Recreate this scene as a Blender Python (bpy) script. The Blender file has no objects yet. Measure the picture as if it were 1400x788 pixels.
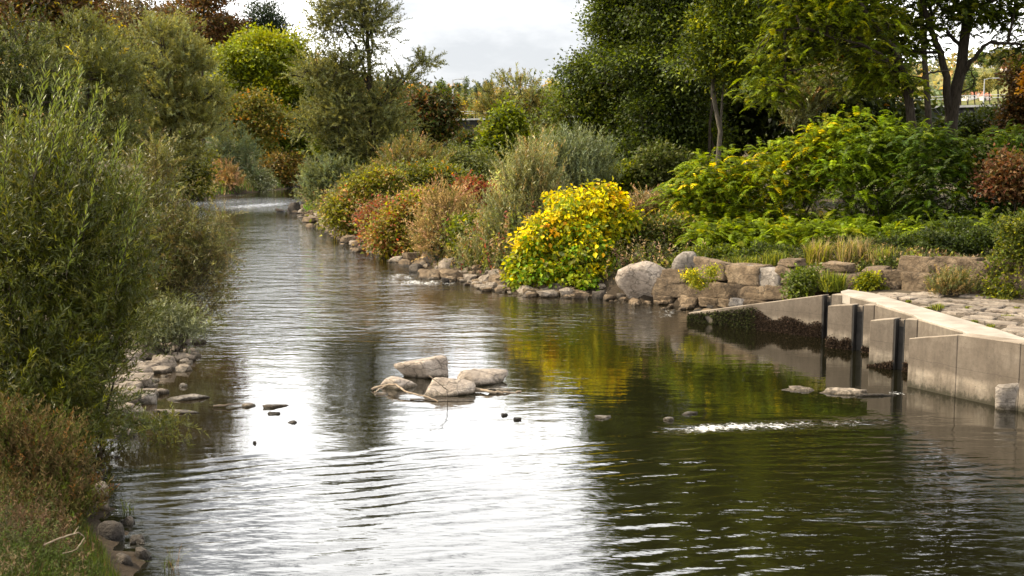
import bpy, bmesh, math, random
import numpy as np
from mathutils import Vector, Matrix

# ------------------------------------------------------------------ camera, sky, sun, exposure
SC = bpy.context.scene
COL = SC.collection
F = 1556.0; CX, CY = 700.0, 394.0; H = 4.5
PITCH = math.atan(179.0 / F)

cam_d = bpy.data.cameras.new("camera")
cam_d.sensor_width = 36.0
cam_d.lens = 36.0 * F / 1400.0
cam_d.clip_start = 0.1; cam_d.clip_end = 6000
cam_d.dof.use_dof = True; cam_d.dof.focus_distance = 30.0; cam_d.dof.aperture_fstop = 2.8
cam = bpy.data.objects.new("camera", cam_d); COL.objects.link(cam)
cam.location = (0, 0, H)
cam.rotation_euler = (math.pi / 2 - PITCH, 0, 0)
SC.camera = cam

SUN_EL = math.radians(44); SUN_AZ = math.radians(-80)      # azimuth from +Y towards +X
world = bpy.data.worlds.new("World"); SC.world = world; world.use_nodes = True
wn = world.node_tree.nodes; wl = world.node_tree.links
bg = wn["Background"]
sky = wn.new("ShaderNodeTexSky"); sky.sky_type = 'NISHITA'; sky.sun_disc = False
sky.sun_elevation = SUN_EL; sky.sun_rotation = SUN_AZ
sc1 = wn.new("ShaderNodeVectorMath"); sc1.operation = 'SCALE'; sc1.inputs[3].default_value = 0.10
wl.new(sky.outputs[0], sc1.inputs[0])
tc = wn.new("ShaderNodeTexCoord")
mp = wn.new("ShaderNodeMapping"); mp.inputs['Scale'].default_value = (1.0, 1.0, 2.6)
wl.new(tc.outputs['Generated'], mp.inputs[0])
n1 = wn.new("ShaderNodeTexNoise"); n1.inputs['Scale'].default_value = 2.2; n1.inputs['Detail'].default_value = 7
n1.inputs['Roughness'].default_value = 0.6
wl.new(mp.outputs[0], n1.inputs['Vector'])
cr = wn.new("ShaderNodeValToRGB")
e_ = cr.color_ramp.elements.new(0.47); e_.color = (0.52, 0.525, 0.535, 1)
cr.color_ramp.elements[0].position = 0.40; cr.color_ramp.elements[0].color = (0.41, 0.42, 0.435, 1)
cr.color_ramp.elements[2].position = 0.52; cr.color_ramp.elements[2].color = (1.85, 1.83, 1.79, 1)
wl.new(n1.outputs[0], cr.inputs[0])
cm = wn.new("ShaderNodeMix"); cm.data_type = 'RGBA'; cm.inputs[0].default_value = 0.93
wl.new(sc1.outputs[0], cm.inputs[6]); wl.new(cr.outputs[0], cm.inputs[7])
wl.new(cm.outputs[2], bg.inputs[0]); bg.inputs[1].default_value = 1.0

sun_d = bpy.data.lights.new("sun", 'SUN'); sun_d.energy = 5.0; sun_d.angle = math.radians(1.5)
sun_d.color = (1.0, 0.86, 0.63)
sun = bpy.data.objects.new("sun", sun_d); COL.objects.link(sun)
sd = Vector((math.sin(SUN_AZ) * math.cos(SUN_EL), math.cos(SUN_AZ) * math.cos(SUN_EL), math.sin(SUN_EL)))
sun.rotation_euler = sd.to_track_quat('Z', 'Y').to_euler()
SC.view_settings.view_transform = 'Standard'; SC.view_settings.look = 'None'
SC.view_settings.exposure = 1.0; SC.view_settings.gamma = 1.0
SC.cycles.use_denoising = True; SC.cycles.denoiser = 'OPENIMAGEDENOISE'; SC.cycles.denoising_input_passes = 'RGB_ALBEDO_NORMAL'; SC.cycles.denoising_prefilter = 'ACCURATE'
SC.cycles.max_bounces = 6; SC.cycles.diffuse_bounces = 1; SC.cycles.glossy_bounces = 3
SC.cycles.transmission_bounces = 3; SC.cycles.transparent_max_bounces = 4

# ------------------------------------------------------------------ pixel <-> place helpers
cp, sp_ = math.cos(PITCH), math.sin(PITCH)
def ray(px, py):
    x = (px - CX) / F; y = (CY - py) / F
    return np.array([x, cp + y * sp_, -sp_ + y * cp])
def W(px, py, Y):                     # the place at distance Y seen in that direction
    d = ray(px, py); return np.array([0, 0, H]) + d * (Y / d[1])
def G(px, py, z=0.0):                 # the place at height z
    d = ray(px, py); return np.array([0, 0, H]) + d * ((z - H) / d[2])
def mpp(Y): return Y / (F * cp)       # metres per photo pixel
def proj(x, y, z):
    dz = z - H
    zc = y * cp - dz * sp_; yc = y * sp_ + dz * cp
    zc = np.maximum(zc, 0.5)
    return CX + F * x / zc, CY - F * yc / zc
def sstep(a, b, x):
    t = np.clip((x - a) / (b - a), 0, 1); return t * t * (3 - 2 * t)
def wob(p, sc, seed=0):               # cheap smooth noise, about -1..1
    r = np.random.default_rng(seed + 77); v = 0
    for k in range(6):
        d = r.normal(size=3); d /= np.linalg.norm(d); f = sc * (0.7 + 0.5 * k)
        v = v + np.sin(p @ d * f + r.uniform(0, 6.28)) / (1 + 0.45 * k)
    return v / 2.2

# ------------------------------------------------------------------ object helpers
def link(o, parent=None):
    COL.objects.link(o)
    if parent is not None: o.parent = parent
    return o
def tag(o, label=None, cat=None, group=None, kind=None):
    if label: o['label'] = label
    if cat: o['category'] = cat
    if group: o['group'] = group
    if kind: o['kind'] = kind
    return o
def empty(name, loc, label, cat, group=None):
    o = bpy.data.objects.new(name, None); o.location = loc; o.empty_display_size = 0.3
    link(o); return tag(o, label, cat, group)
def mesh_np(name, V, faces, mat, parent=None, off=None, smooth=False, cols=None, attrs=None):
    """faces: (n,k) int array or list of tuples"""
    V = np.asarray(V, dtype=np.float32)
    if off is not None: V = V - np.asarray(off, dtype=np.float32)
    me = bpy.data.meshes.new(name)
    if isinstance(faces, np.ndarray):
        n, k = faces.shape
        me.vertices.add(len(V)); me.vertices.foreach_set('co', V.ravel())
        me.loops.add(n * k); me.loops.foreach_set('vertex_index', faces.astype(np.int32).ravel())
        me.polygons.add(n); me.polygons.foreach_set('loop_start', np.arange(0, n * k, k, dtype=np.int32))
        me.update(calc_edges=True)
    else:
        me.from_pydata([tuple(v) for v in V], [], faces)
    me.polygons.foreach_set('use_smooth', np.full(len(me.polygons), smooth, dtype=bool))
    if cols is not None:
        a = me.attributes.new('Col', 'FLOAT_COLOR', 'FACE')
        c4 = np.ones((len(cols), 4), dtype=np.float32); c4[:, :3] = cols
        a.data.foreach_set('color', c4.ravel())
    if attrs:
        for kx, v in attrs.items():
            a = me.attributes.new(kx, 'FLOAT', 'POINT'); a.data.foreach_set('value', np.asarray(v, dtype=np.float32))
    me.materials.append(mat)
    o = bpy.data.objects.new(name, me)
    return link(o, parent)

# ------------------------------------------------------------------ materials
def new_mat(name):
    m = bpy.data.materials.new(name); m.use_nodes = True
    nt = m.node_tree; nt.nodes.clear()
    out = nt.nodes.new("ShaderNodeOutputMaterial")
    return m, nt, nt.nodes, nt.links, out
def nd(nt, t, **kw):
    n = nt.nodes.new(t)
    for k, v in kw.items(): setattr(n, k, v)
    return n
def ramp(nt, fac, stops):
    r = nt.nodes.new("ShaderNodeValToRGB")
    el = r.color_ramp.elements
    while len(el) < len(stops): el.new(0.5)
    for e, (p, c) in zip(el, stops): e.position = p; e.color = (*c, 1) if len(c) == 3 else c
    nt.links.new(fac, r.inputs[0]); return r.outputs[0]
def noise(nt, vec, scale, detail=4, rough=0.55, dist=0.0):
    n = nt.nodes.new("ShaderNodeTexNoise"); n.inputs['Scale'].default_value = scale
    n.inputs['Detail'].default_value = detail; n.inputs['Roughness'].default_value = rough
    n.inputs['Distortion'].default_value = dist
    if vec is not None: nt.links.new(vec, n.inputs['Vector'])
    return n.outputs[0]
def mix(nt, fac, a, b, mode='MIX'):
    m = nt.nodes.new("ShaderNodeMix"); m.data_type = 'RGBA'; m.blend_type = mode
    for s, v in ((0, fac), (6, a), (7, b)):
        if hasattr(v, 'is_linked') or hasattr(v, 'links'): nt.links.new(v, m.inputs[s])
        elif s == 0: m.inputs[0].default_value = v
        else: m.inputs[s].default_value = (*v, 1)
    return m.outputs[2]
def math_n(nt, op, a, b=None, clamp=False):
    m = nt.nodes.new("ShaderNodeMath"); m.operation = op; m.use_clamp = clamp
    for i, v in enumerate((a, b)):
        if v is None: continue
        if hasattr(v, 'links'): nt.links.new(v, m.inputs[i])
        else: m.inputs[i].default_value = v
    return m.outputs[0]
def bump(nt, h, strength, dist):
    b = nt.nodes.new("ShaderNodeBump"); b.inputs['Strength'].default_value = strength
    b.inputs['Distance'].default_value = dist; nt.links.new(h, b.inputs['Height']); return b.outputs[0]
def bsdf(nt, col, rough=0.8, spec=0.3, normal=None):
    p = nt.nodes.new("ShaderNodeBsdfPrincipled")
    if hasattr(col, 'links'): nt.links.new(col, p.inputs['Base Color'])
    else: p.inputs['Base Color'].default_value = (*col, 1)
    if hasattr(rough, 'links'): nt.links.new(rough, p.inputs['Roughness'])
    else: p.inputs['Roughness'].default_value = rough
    p.inputs['Specular IOR Level'].default_value = spec
    if normal is not None: nt.links.new(normal, p.inputs['Normal'])
    return p

def leaf_material(name, trans, spec, rough):
    m, nt, N, L, out = new_mat(name)
    a = nd(nt, "ShaderNodeAttribute", attribute_name='Col')
    p = bsdf(nt, a.outputs['Color'], rough, spec)
    t = N.new("ShaderNodeBsdfTranslucent")
    tint = mix(nt, 1.0, a.outputs['Color'], (1.25, 1.15, 0.6), 'MULTIPLY')
    L.new(tint, t.inputs[0])
    ms = N.new("ShaderNodeMixShader"); ms.inputs[0].default_value = trans
    L.new(p.outputs[0], ms.inputs[1]); L.new(t.outputs[0], ms.inputs[2]); L.new(ms.outputs[0], out.inputs[0])
    return m
M_LEAF = leaf_material("leaf", 0.42, 0.25, 0.55)
M_WILLOW = leaf_material("willow_leaf", 0.36, 0.38, 0.42)
M_DRY = leaf_material("dry_stalk", 0.15, 0.1, 0.8)

def bark_material(name, c1, c2):
    m, nt, N, L, out = new_mat(name)
    t = N.new("ShaderNodeTexCoord"); mp_ = N.new("ShaderNodeMapping"); mp_.inputs['Scale'].default_value = (6, 6, 1.2)
    L.new(t.outputs['Object'], mp_.inputs[0])
    n = noise(nt, mp_.outputs[0], 3.0, 6, 0.65)
    c = ramp(nt, n, [(0.35, c1), (0.7, c2)])
    L.new(bsdf(nt, c, 0.9, 0.1, bump(nt, n, 0.7, 0.03)).outputs[0], out.inputs[0]); return m
M_BARK = bark_material("bark_dark", (0.018, 0.014, 0.010), (0.06, 0.048, 0.035))
M_BARKG = bark_material("bark_grey", (0.04, 0.035, 0.028), (0.14, 0.12, 0.09))

def rock_material(name, ca, cb, cc, wet=True):
    m, nt, N, L, out = new_mat(name)
    g = N.new("ShaderNodeNewGeometry"); oi = N.new("ShaderNodeObjectInfo")
    off = N.new("ShaderNodeVectorMath"); off.operation = 'ADD'
    L.new(g.outputs['Position'], off.inputs[0])
    sc = N.new("ShaderNodeMath"); sc.operation = 'MULTIPLY'; sc.inputs[1].default_value = 40; L.new(oi.outputs['Random'], sc.inputs[0])
    L.new(sc.outputs[0], off.inputs[1])
    v = off.outputs[0]
    na = noise(nt, v, 2.2, 8, 0.62); nb = noise(nt, v, 9.0, 6, 0.7); nc = noise(nt, v, 34.0, 3, 0.6)
    col = ramp(nt, na, [(0.30, ca), (0.50, cb), (0.72, cc)])
    col = mix(nt, 0.65, col, ramp(nt, nb, [(0.3, (0.30, 0.28, 0.25)), (0.7, (1.35, 1.3, 1.25))]), 'MULTIPLY')
    vv = N.new("ShaderNodeHueSaturation"); L.new(col, vv.inputs['Color'])
    L.new(math_n(nt, 'ADD', math_n(nt, 'MULTIPLY', oi.outputs['Random'], 0.5), 0.72), vv.inputs['Value'])
    col = vv.outputs[0]
    # lichen and dark mineral spots
    col = mix(nt, ramp(nt, nb, [(0.58, (0, 0, 0)), (0.72, (0.8, 0.8, 0.8))]), col, (0.06, 0.053, 0.036))
    cr_ = N.new("ShaderNodeMapping"); cr_.inputs['Scale'].default_value = (1.0, 1.0, 2.4); cr_.inputs['Rotation'].default_value = (.25, .15, .4); L.new(v, cr_.inputs[0])
    cv_ = N.new("ShaderNodeTexVoronoi"); cv_.feature = 'DISTANCE_TO_EDGE'; cv_.inputs['Scale'].default_value = 1.5
    wv = N.new("ShaderNodeVectorMath"); wv.operation = 'ADD'; L.new(cr_.outputs[0], wv.inputs[0])
    nz = N.new("ShaderNodeTexNoise"); nz.inputs['Scale'].default_value = 3.0; L.new(v, nz.inputs['Vector']); sc_ = N.new("ShaderNodeVectorMath"); sc_.operation = 'SCALE'; sc_.inputs[3].default_value = .5
    L.new(nz.outputs['Color'], sc_.inputs[0]); L.new(sc_.outputs[0], wv.inputs[1]); L.new(wv.outputs[0], cv_.inputs['Vector'])
    crack = ramp(nt, cv_.outputs['Distance'], [(0.0, (1, 1, 1)), (0.035, (0, 0, 0))])
    col = mix(nt, math_n(nt, 'MULTIPLY', crack, 0.65), col, (0.03, 0.024, 0.018))
    rough = 0.85
    if wet:
        sx = N.new("ShaderNodeSeparateXYZ"); L.new(g.outputs['Position'], sx.inputs[0])
        zz = math_n(nt, 'ADD', sx.outputs[2], math_n(nt, 'MULTIPLY', math_n(nt, 'SUBTRACT', nb, 0.5), 0.22))
        wf = ramp(nt, zz, [(0.02, (1, 1, 1)), (0.10, (0, 0, 0))])
        dark = mix(nt, 1.0, col, (0.22, 0.2, 0.15), 'MULTIPLY')
        col = mix(nt, wf, col, dark)
        rough = math_n(nt, 'SUBTRACT', 0.85, math_n(nt, 'MULTIPLY', wf, 0.5))
    h = math_n(nt, 'ADD', math_n(nt, 'MULTIPLY', na, 0.6), math_n(nt, 'ADD', math_n(nt, 'MULTIPLY', nb, 0.9), math_n(nt, 'MULTIPLY', nc, 0.45)))
    L.new(bsdf(nt, col, rough, 0.25, bump(nt, h, 1.0, 0.10)).outputs[0], out.inputs[0]); return m
M_ROCK = rock_material("river_rock", (0.15, 0.12, 0.092), (0.29, 0.24, 0.19), (0.42, 0.36, 0.295))
M_WALLROCK = rock_material("wall_rock", (0.07, 0.05, 0.032), (0.16, 0.115, 0.072), (0.27, 0.205, 0.135))
M_DARKROCK = rock_material("dark_rock", (0.035, 0.029, 0.024), (0.075, 0.062, 0.05), (0.15, 0.125, 0.10))
M_GREYROCK = rock_material("pale_rock", (0.17, 0.15, 0.13), (0.30, 0.265, 0.23), (0.42, 0.38, 0.34))
M_PALE = rock_material("sunlit_rock", (0.25, 0.205, 0.165), (0.40, 0.34, 0.285), (0.54, 0.47, 0.40))  # lighter copy of the river rock, sunlight put into its colour
M_PAVE = rock_material("paving_stone", (0.15, 0.12, 0.095), (0.27, 0.225, 0.18), (0.38, 0.33, 0.27), wet=False)

def concrete_material():
    m, nt, N, L, out = new_mat("weathered_concrete")
    g = N.new("ShaderNodeNewGeometry"); v = g.outputs['Position']
    na = noise(nt, v, 1.4, 8, 0.65); nb = noise(nt, v, 14.0, 5, 0.7); nf = noise(nt, v, 90.0, 2, 0.5)
    st = N.new("ShaderNodeMapping"); st.inputs['Scale'].default_value = (3.2, 3.2, 0.6); L.new(v, st.inputs[0])
    ns = noise(nt, st.outputs[0], 1.6, 5, 0.6)
    col = ramp(nt, na, [(0.3, (0.12, 0.095, 0.07)), (0.5, (0.21, 0.172, 0.132)), (0.72, (0.31, 0.265, 0.21))])
    sx = N.new("ShaderNodeSeparateXYZ"); L.new(v, sx.inputs[0])
    nx = N.new("ShaderNodeSeparateXYZ"); L.new(g.outputs['Normal'], nx.inputs[0])
    vert = math_n(nt, 'SUBTRACT', 1.0, math_n(nt, 'ABSOLUTE', nx.outputs[2]), True)
    # rain streaks running down the vertical faces
    sf = math_n(nt, 'MULTIPLY', ramp(nt, ns, [(0.40, (0.9, 0.9, 0.9)), (0.56, (0, 0, 0))]), vert)
    col = mix(nt, math_n(nt, 'MULTIPLY', sf, 0.55), col, (0.07, 0.058, 0.045))
    # grime band in the upper half, limescale below
    band = ramp(nt, math_n(nt, 'ADD', sx.outputs[2], math_n(nt, 'MULTIPLY', math_n(nt, 'SUBTRACT', na, 0.5), 0.45)),
                [(0.34, (0, 0, 0)), (0.46, (1, 1, 1)), (0.98, (.9, .9, .9)), (1.0, (0.8, 0.8, 0.8))])
    col = mix(nt, math_n(nt, 'MULTIPLY', math_n(nt, 'MULTIPLY', band, vert), 0.80), col, (0.070, 0.056, 0.043))
    col = mix(nt, 0.35, col, ramp(nt, nb, [(0.3, (0.55, 0.53, 0.5)), (0.65, (1.15, 1.12, 1.1))]), 'MULTIPLY')
    # pour lines and hairline cracks
    pl = N.new("ShaderNodeMath"); pl.operation = 'PINGPONG'; pl.inputs[1].default_value = 0.31
    L.new(math_n(nt, 'ADD', sx.outputs[2], math_n(nt, 'MULTIPLY', na, 0.10)), pl.inputs[0])
    col = mix(nt, math_n(nt, 'MULTIPLY', ramp(nt, pl.outputs[0], [(0.0, (1, 1, 1)), (0.012, (0, 0, 0))]), math_n(nt, 'MULTIPLY', vert, 0.55)), col, (0.05, 0.04, 0.03))
    # pitting
    np_ = noise(nt, v, 26.0, 2, 0.5)
    col = mix(nt, ramp(nt, np_, [(0.66, (0, 0, 0)), (0.72, (0.6, 0.6, 0.6))]), col, (0.05, 0.04, 0.03))
    zz = math_n(nt, 'ADD', sx.outputs[2], math_n(nt, 'MULTIPLY', math_n(nt, 'SUBTRACT', nb, 0.5), 0.25))
    zz = math_n(nt, 'ADD', zz, math_n(nt, 'MULTIPLY', math_n(nt, 'SUBTRACT', ns, 0.5), 0.35))
    damp = ramp(nt, zz, [(0.06, (.75, .75, .75)), (0.42, (0, 0, 0))])
    col = mix(nt, math_n(nt, 'MULTIPLY', damp, vert), col, (0.05, 0.042, 0.03))
    wf = ramp(nt, zz, [(0.03, (1, 1, 1)), (0.14, (0, 0, 0))])
    col = mix(nt, wf, col, (0.030, 0.026, 0.016))
    h = math_n(nt, 'ADD', nb, math_n(nt, 'MULTIPLY', nf, 0.4))
    L.new(bsdf(nt, col, 0.88, 0.2, bump(nt, h, 0.5, 0.012)).outputs[0], out.inputs[0]); return m
M_CONC = concrete_material()
def coping_material():
    m, nt, N, L, out = new_mat("pale_concrete")
    g = N.new("ShaderNodeNewGeometry"); v = g.outputs['Position']
    na = noise(nt, v, 1.8, 8, 0.6); nb = noise(nt, v, 22.0, 5, 0.7)
    col = ramp(nt, na, [(0.3, (0.19, 0.165, 0.135)), (0.7, (0.31, 0.28, 0.24))])
    col = mix(nt, 0.4, col, ramp(nt, nb, [(0.3, (0.7, 0.68, 0.65)), (0.6, (1.1, 1.08, 1.06))]), 'MULTIPLY')
    L.new(bsdf(nt, col, 0.85, 0.2, bump(nt, nb, 0.35, 0.008)).outputs[0], out.inputs[0]); return m
M_COPE = coping_material()
def simple(name, c1, c2, scale, rough=0.7, spec=0.3, bs=0.3):
    m, nt, N, L, out = new_mat(name)
    t = N.new("ShaderNodeTexCoord")
    n = noise(nt, t.outputs['Object'], scale, 6, 0.6)
    L.new(bsdf(nt, ramp(nt, n, [(0.3, c1), (0.7, c2)]), rough, spec, bump(nt, n, bs, 0.02)).outputs[0], out.inputs[0]); return m
M_STEEL = simple("slot_shade_steel", (0.012, 0.011, 0.010), (0.03, 0.027, 0.024), 6, 0.7, 0.2)  # channel steel blackened so the slot recesses read as deep shade
M_WOOD = simple("driftwood", (0.14, 0.10, 0.07), (0.30, 0.24, 0.17), 12, 0.85, 0.15)
M_TWIG = simple("wet_twig", (0.05, 0.035, 0.025), (0.12, 0.09, 0.06), 12, 0.7, 0.3)
M_GIRDER = simple("bridge_girder", (0.006, 0.0055, 0.006), (0.016, 0.015, 0.015), 1.2, 0.7, 0.3)
M_DECK = simple("bridge_deck", (0.16, 0.165, 0.17), (0.25, 0.255, 0.26), 1.5, 0.8, 0.2)
M_POST = simple("galvanised_post", (0.25, 0.26, 0.27), (0.4, 0.41, 0.42), 5, 0.5, 0.5)
M_RENDER = simple("house_render", (0.62, 0.58, 0.53), (0.8, 0.77, 0.72), 0.6, 0.9, 0.1)
M_PINK = simple("pink_render", (0.55, 0.42, 0.36), (0.7, 0.56, 0.49), 0.6, 0.9, 0.1)
M_ROOF = simple("clay_roof", (0.28, 0.10, 0.06), (0.45, 0.20, 0.12), 1.5, 0.9, 0.1)
M_ROOFD = simple("slate_roof", (0.10, 0.10, 0.11), (0.18, 0.18, 0.19), 1.5, 0.8, 0.2)
M_GLASS = simple("window_glass", (0.03, 0.04, 0.05), (0.06, 0.07, 0.08), 1, 0.15, 0.5)
M_TIMBER = simple("dark_timber", (0.04, 0.025, 0.018), (0.08, 0.055, 0.04), 3, 0.8, 0.2)

def ground_material():
    m, nt, N, L, out = new_mat("bank_soil_and_grass")
    g = N.new("ShaderNodeNewGeometry"); v = g.outputs['Position']
    na = noise(nt, v, 0.35, 8, 0.65); nb = noise(nt, v, 6.0, 6, 0.7)
    gr = ramp(nt, nb, [(0.3, (0.018, 0.024, 0.007)), (0.6, (0.05, 0.06, 0.014)), (0.8, (0.09, 0.095, 0.025))])
    so = ramp(nt, nb, [(0.3, (0.035, 0.026, 0.016)), (0.7, (0.13, 0.10, 0.065))])
    col = mix(nt, ramp(nt, na, [(0.42, (0, 0, 0)), (0.58, (1, 1, 1))]), so, gr)
    sz_ = N.new("ShaderNodeSeparateXYZ"); L.new(v, sz_.inputs[0])
    lowf = ramp(nt, math_n(nt, 'ADD', sz_.outputs[2], math_n(nt, 'MULTIPLY', math_n(nt, 'SUBTRACT', nb, .5), .5)), [(.35, (1, 1, 1)), (.75, (0, 0, 0))])
    col = mix(nt, lowf, col, mix(nt, nb, (0.014, 0.010, 0.007), (0.06, 0.045, 0.03)))
    at = nd(nt, "ShaderNodeAttribute", attribute_name='field')
    fld = ramp(nt, na, [(0.3, (0.30, 0.34, 0.05)), (0.7, (0.42, 0.42, 0.09))])
    col = mix(nt, at.outputs['Fac'], col, fld)
    L.new(bsdf(nt, col, 0.95, 0.1, bump(nt, nb, 0.8, 0.12)).outputs[0], out.inputs[0]); return m
M_GROUND = ground_material()
def hill_material():
    m, nt, N, L, out = new_mat("wooded_hillside")
    g = N.new("ShaderNodeNewGeometry"); v = g.outputs['Position']
    na = noise(nt, v, 0.02, 6, 0.6); nb = noise(nt, v, 0.18, 6, 0.7)
    c = ramp(nt, nb, [(0.3, (0.04, 0.06, 0.02)), (0.55, (0.13, 0.13, 0.05)), (0.75, (0.22, 0.17, 0.06))])
    c = mix(nt, ramp(nt, na, [(0.5, (0, 0, 0)), (0.7, (0.8, 0.8, 0.8))]), c, (0.26, 0.24, 0.09))
    L.new(bsdf(nt, c, 0.95, 0.05, bump(nt, nb, 1.0, 3.0)).outputs[0], out.inputs[0]); return m
M_HILL = hill_material()

def water_material():
    m, nt, N, L, out = new_mat("river_water")
    g = N.new("ShaderNodeNewGeometry")
    a_r = nd(nt, "ShaderNodeAttribute", attribute_name='rip').outputs['Fac']
    a_f = nd(nt, "ShaderNodeAttribute", attribute_name='foam').outputs['Fac']
    a_s = nd(nt, "ShaderNodeAttribute", attribute_name='shallow').outputs['Fac']
    def mapped(sx, sy, rot=0.0):
        q = N.new("ShaderNodeMapping"); q.inputs['Scale'].default_value = (sx, sy, 1); q.inputs['Rotation'].default_value = (0, 0, rot)
        L.new(g.outputs['Position'], q.inputs[0]); return q.outputs[0]
    h1 = noise(nt, mapped(1.3, 3.2, 0.25), 1.0, 3, 0.5, 0.6)
    h2 = noise(nt, mapped(5.0, 9.0, 0.1), 1.0, 3, 0.55, 0.4)
    h3 = noise(nt, mapped(0.45, 1.1, -0.1), 1.0, 2, 0.5)
    h1, h2, h3 = [math_n(nt, 'SUBTRACT', q_, 0.5) for q_ in (h1, h2, h3)]
    hh = math_n(nt, 'ADD', math_n(nt, 'MULTIPLY', h1, 1.0), math_n(nt, 'MULTIPLY', h2, 0.28))
    hh = math_n(nt, 'ADD', hh, math_n(nt, 'MULTIPLY', h3, 1.6))
    hh = math_n(nt, 'MULTIPLY', hh, a_r)
    a_c = nd(nt, "ShaderNodeAttribute", attribute_name='chop').outputs['Fac']
    h4 = math_n(nt, 'SUBTRACT', noise(nt, mapped(2.6, 9.0, -0.30), 1.0, 2, 0.5, 0.3), 0.5)
    hh = math_n(nt, 'ADD', hh, math_n(nt, 'MULTIPLY', math_n(nt, 'MULTIPLY', h4, 0.075), a_c))
    b = N.new("ShaderNodeBump"); b.inputs['Strength'].default_value = 1.0; b.inputs['Distance'].default_value = 0.085
    L.new(hh, b.inputs['Height'])
    body = mix(nt, a_s, (0.0055, 0.005, 0.0022), (0.030, 0.020, 0.010))
    df = N.new("ShaderNodeBsdfDiffuse"); L.new(body, df.inputs[0]); L.new(b.outputs[0], df.inputs[1])
    gl = N.new("ShaderNodeBsdfGlossy"); gl.inputs['Roughness'].default_value = 0.018
    gl.inputs[0].default_value = (1, 1, 1, 1); L.new(b.outputs[0], gl.inputs['Normal'])
    fr = N.new("ShaderNodeFresnel"); fr.inputs[0].default_value = 2.4; L.new(b.outputs[0], fr.inputs['Normal'])
    fac = math_n(nt, 'MULTIPLY', fr.outputs[0], 1.0, True)
    ms = N.new("ShaderNodeMixShader"); L.new(fac, ms.inputs[0]); L.new(df.outputs[0], ms.inputs[1]); L.new(gl.outputs[0], ms.inputs[2])
    # foam: broken white water
    nf = noise(nt, mapped(11.0, 20.0, 0.05), 1.0, 3, 0.7)
    nf2 = noise(nt, mapped(2.6, 0.9, 0.05), 1.0, 4, 0.7)
    nf = math_n(nt, 'ADD', math_n(nt, 'MULTIPLY', nf, 0.6), math_n(nt, 'MULTIPLY', nf2, 0.4))
    th = math_n(nt, 'SUBTRACT', math_n(nt, 'ADD', nf, math_n(nt, 'MULTIPLY', a_f, 0.24)), 0.685)
    ff = math_n(nt, 'MULTIPLY', th, 9.0, True)
    fo = N.new("ShaderNodeBsdfDiffuse"); fo.inputs[0].default_value = (0.66, 0.655, 0.64, 1)
    ms2 = N.new("ShaderNodeMixShader"); L.new(ff, ms2.inputs[0]); L.new(ms.outputs[0], ms2.inputs[1]); L.new(fo.outputs[0], ms2.inputs[2])
    L.new(ms2.outputs[0], out.inputs[0]); return m
M_WATER = water_material()

# ------------------------------------------------------------------ the river's course
rb = [(60., 2.), (30., 12.), (15., 24.3), (12.2, 26.9), (9.5, 29.5), (8.8, 30.4), (6.0, 33.2), (3.4, 36.0)]
rb += [tuple(G(x, y)[:2]) for x, y in [(800, 405), (700, 402), (650, 388), (600, 377), (560, 362), (500, 342), (460, 322), (440, 307), (416, 293), (410, 284), (416, 270), (424, 259), (600, 248)]]
lb = [tuple(G(x, y)[:2]) for x, y in [(600, 245), (410, 256.5), (330, 266), (250, 276), (215, 288)]]
lb += [(-24., 80.), (-16.5, 52.), (-11.5, 34.5)] + [tuple(G(x, y)[:2]) for x, y in [(232, 490), (140, 530), (85, 590), (128, 655), (160, 720), (205, 788), (262, 900)]] + [(-2.0, 4.0), (-2., 2.)]
RB = np.array(rb); LB = np.array(lb); POLY = np.vstack([RB, LB])
def dseg(P, A):
    d = np.full(len(P), 1e9)
    for a, b in zip(A[:-1], A[1:]):
        ab = b - a; t = np.clip(((P - a) @ ab) / (ab @ ab), 0, 1)
        d = np.minimum(d, np.linalg.norm(P - a - t[:, None] * ab, axis=1))
    return d
def inside(P, A):
    r = np.zeros(len(P), bool); x, y = P[:, 0], P[:, 1]; n = len(A); j = n - 1
    for i in range(n):
        xi, yi = A[i]; xj, yj = A[j]
        c = ((yi > y) != (yj > y)) & (x < (xj - xi) * (y - yi) / (yj - yi + 1e-12) + xi)
        r ^= c; j = i
    return r
def height(P):
    P = np.asarray(P, dtype=float).reshape(-1, 2)
    dr, dl = dseg(P, RB), dseg(P, LB); ins = inside(P, POLY)
    x, y = P[:, 0], P[:, 1]
    p3 = np.column_stack([x, y, 0 * x])
    n = wob(p3, 0.5, 3) * 0.12 + wob(p3, 1.6, 5) * 0.05
    steep = sstep(38, 35.5, y) * (x > 0)
    right = (1 - steep) * (0.95 * sstep(0, 1.8, dr) + 0.7 * sstep(1.5, 14, dr)) + steep * (1.12 * sstep(0.35, 0.85, dr) + 0.22 * sstep(0.8, 4, dr) + 0.5 * sstep(8.6, 10.5, x)) + 0.010 * np.minimum(dr, 60)
    left = 0.75 * sstep(0, 2.5, dl) + 0.5 * sstep(2, 8, dl) + 5.5 * sstep(8, 45, dl) + 0.02 * np.minimum(dl, 100)
    left = left * sstep(3, 14, y) + (1 - sstep(3, 14, y)) * 1.3 * sstep(0, 2, dl)
    out = np.where(dr < dl, right, left) + n * sstep(0.2, 2, np.minimum(dr, dl))
    wet = -0.75 * sstep(0, 2.5, np.minimum(dr, dl))
    return np.where(ins, wet, out - 0.02)
def gz(x, y): return float(height([[x, y]])[0])

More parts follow.
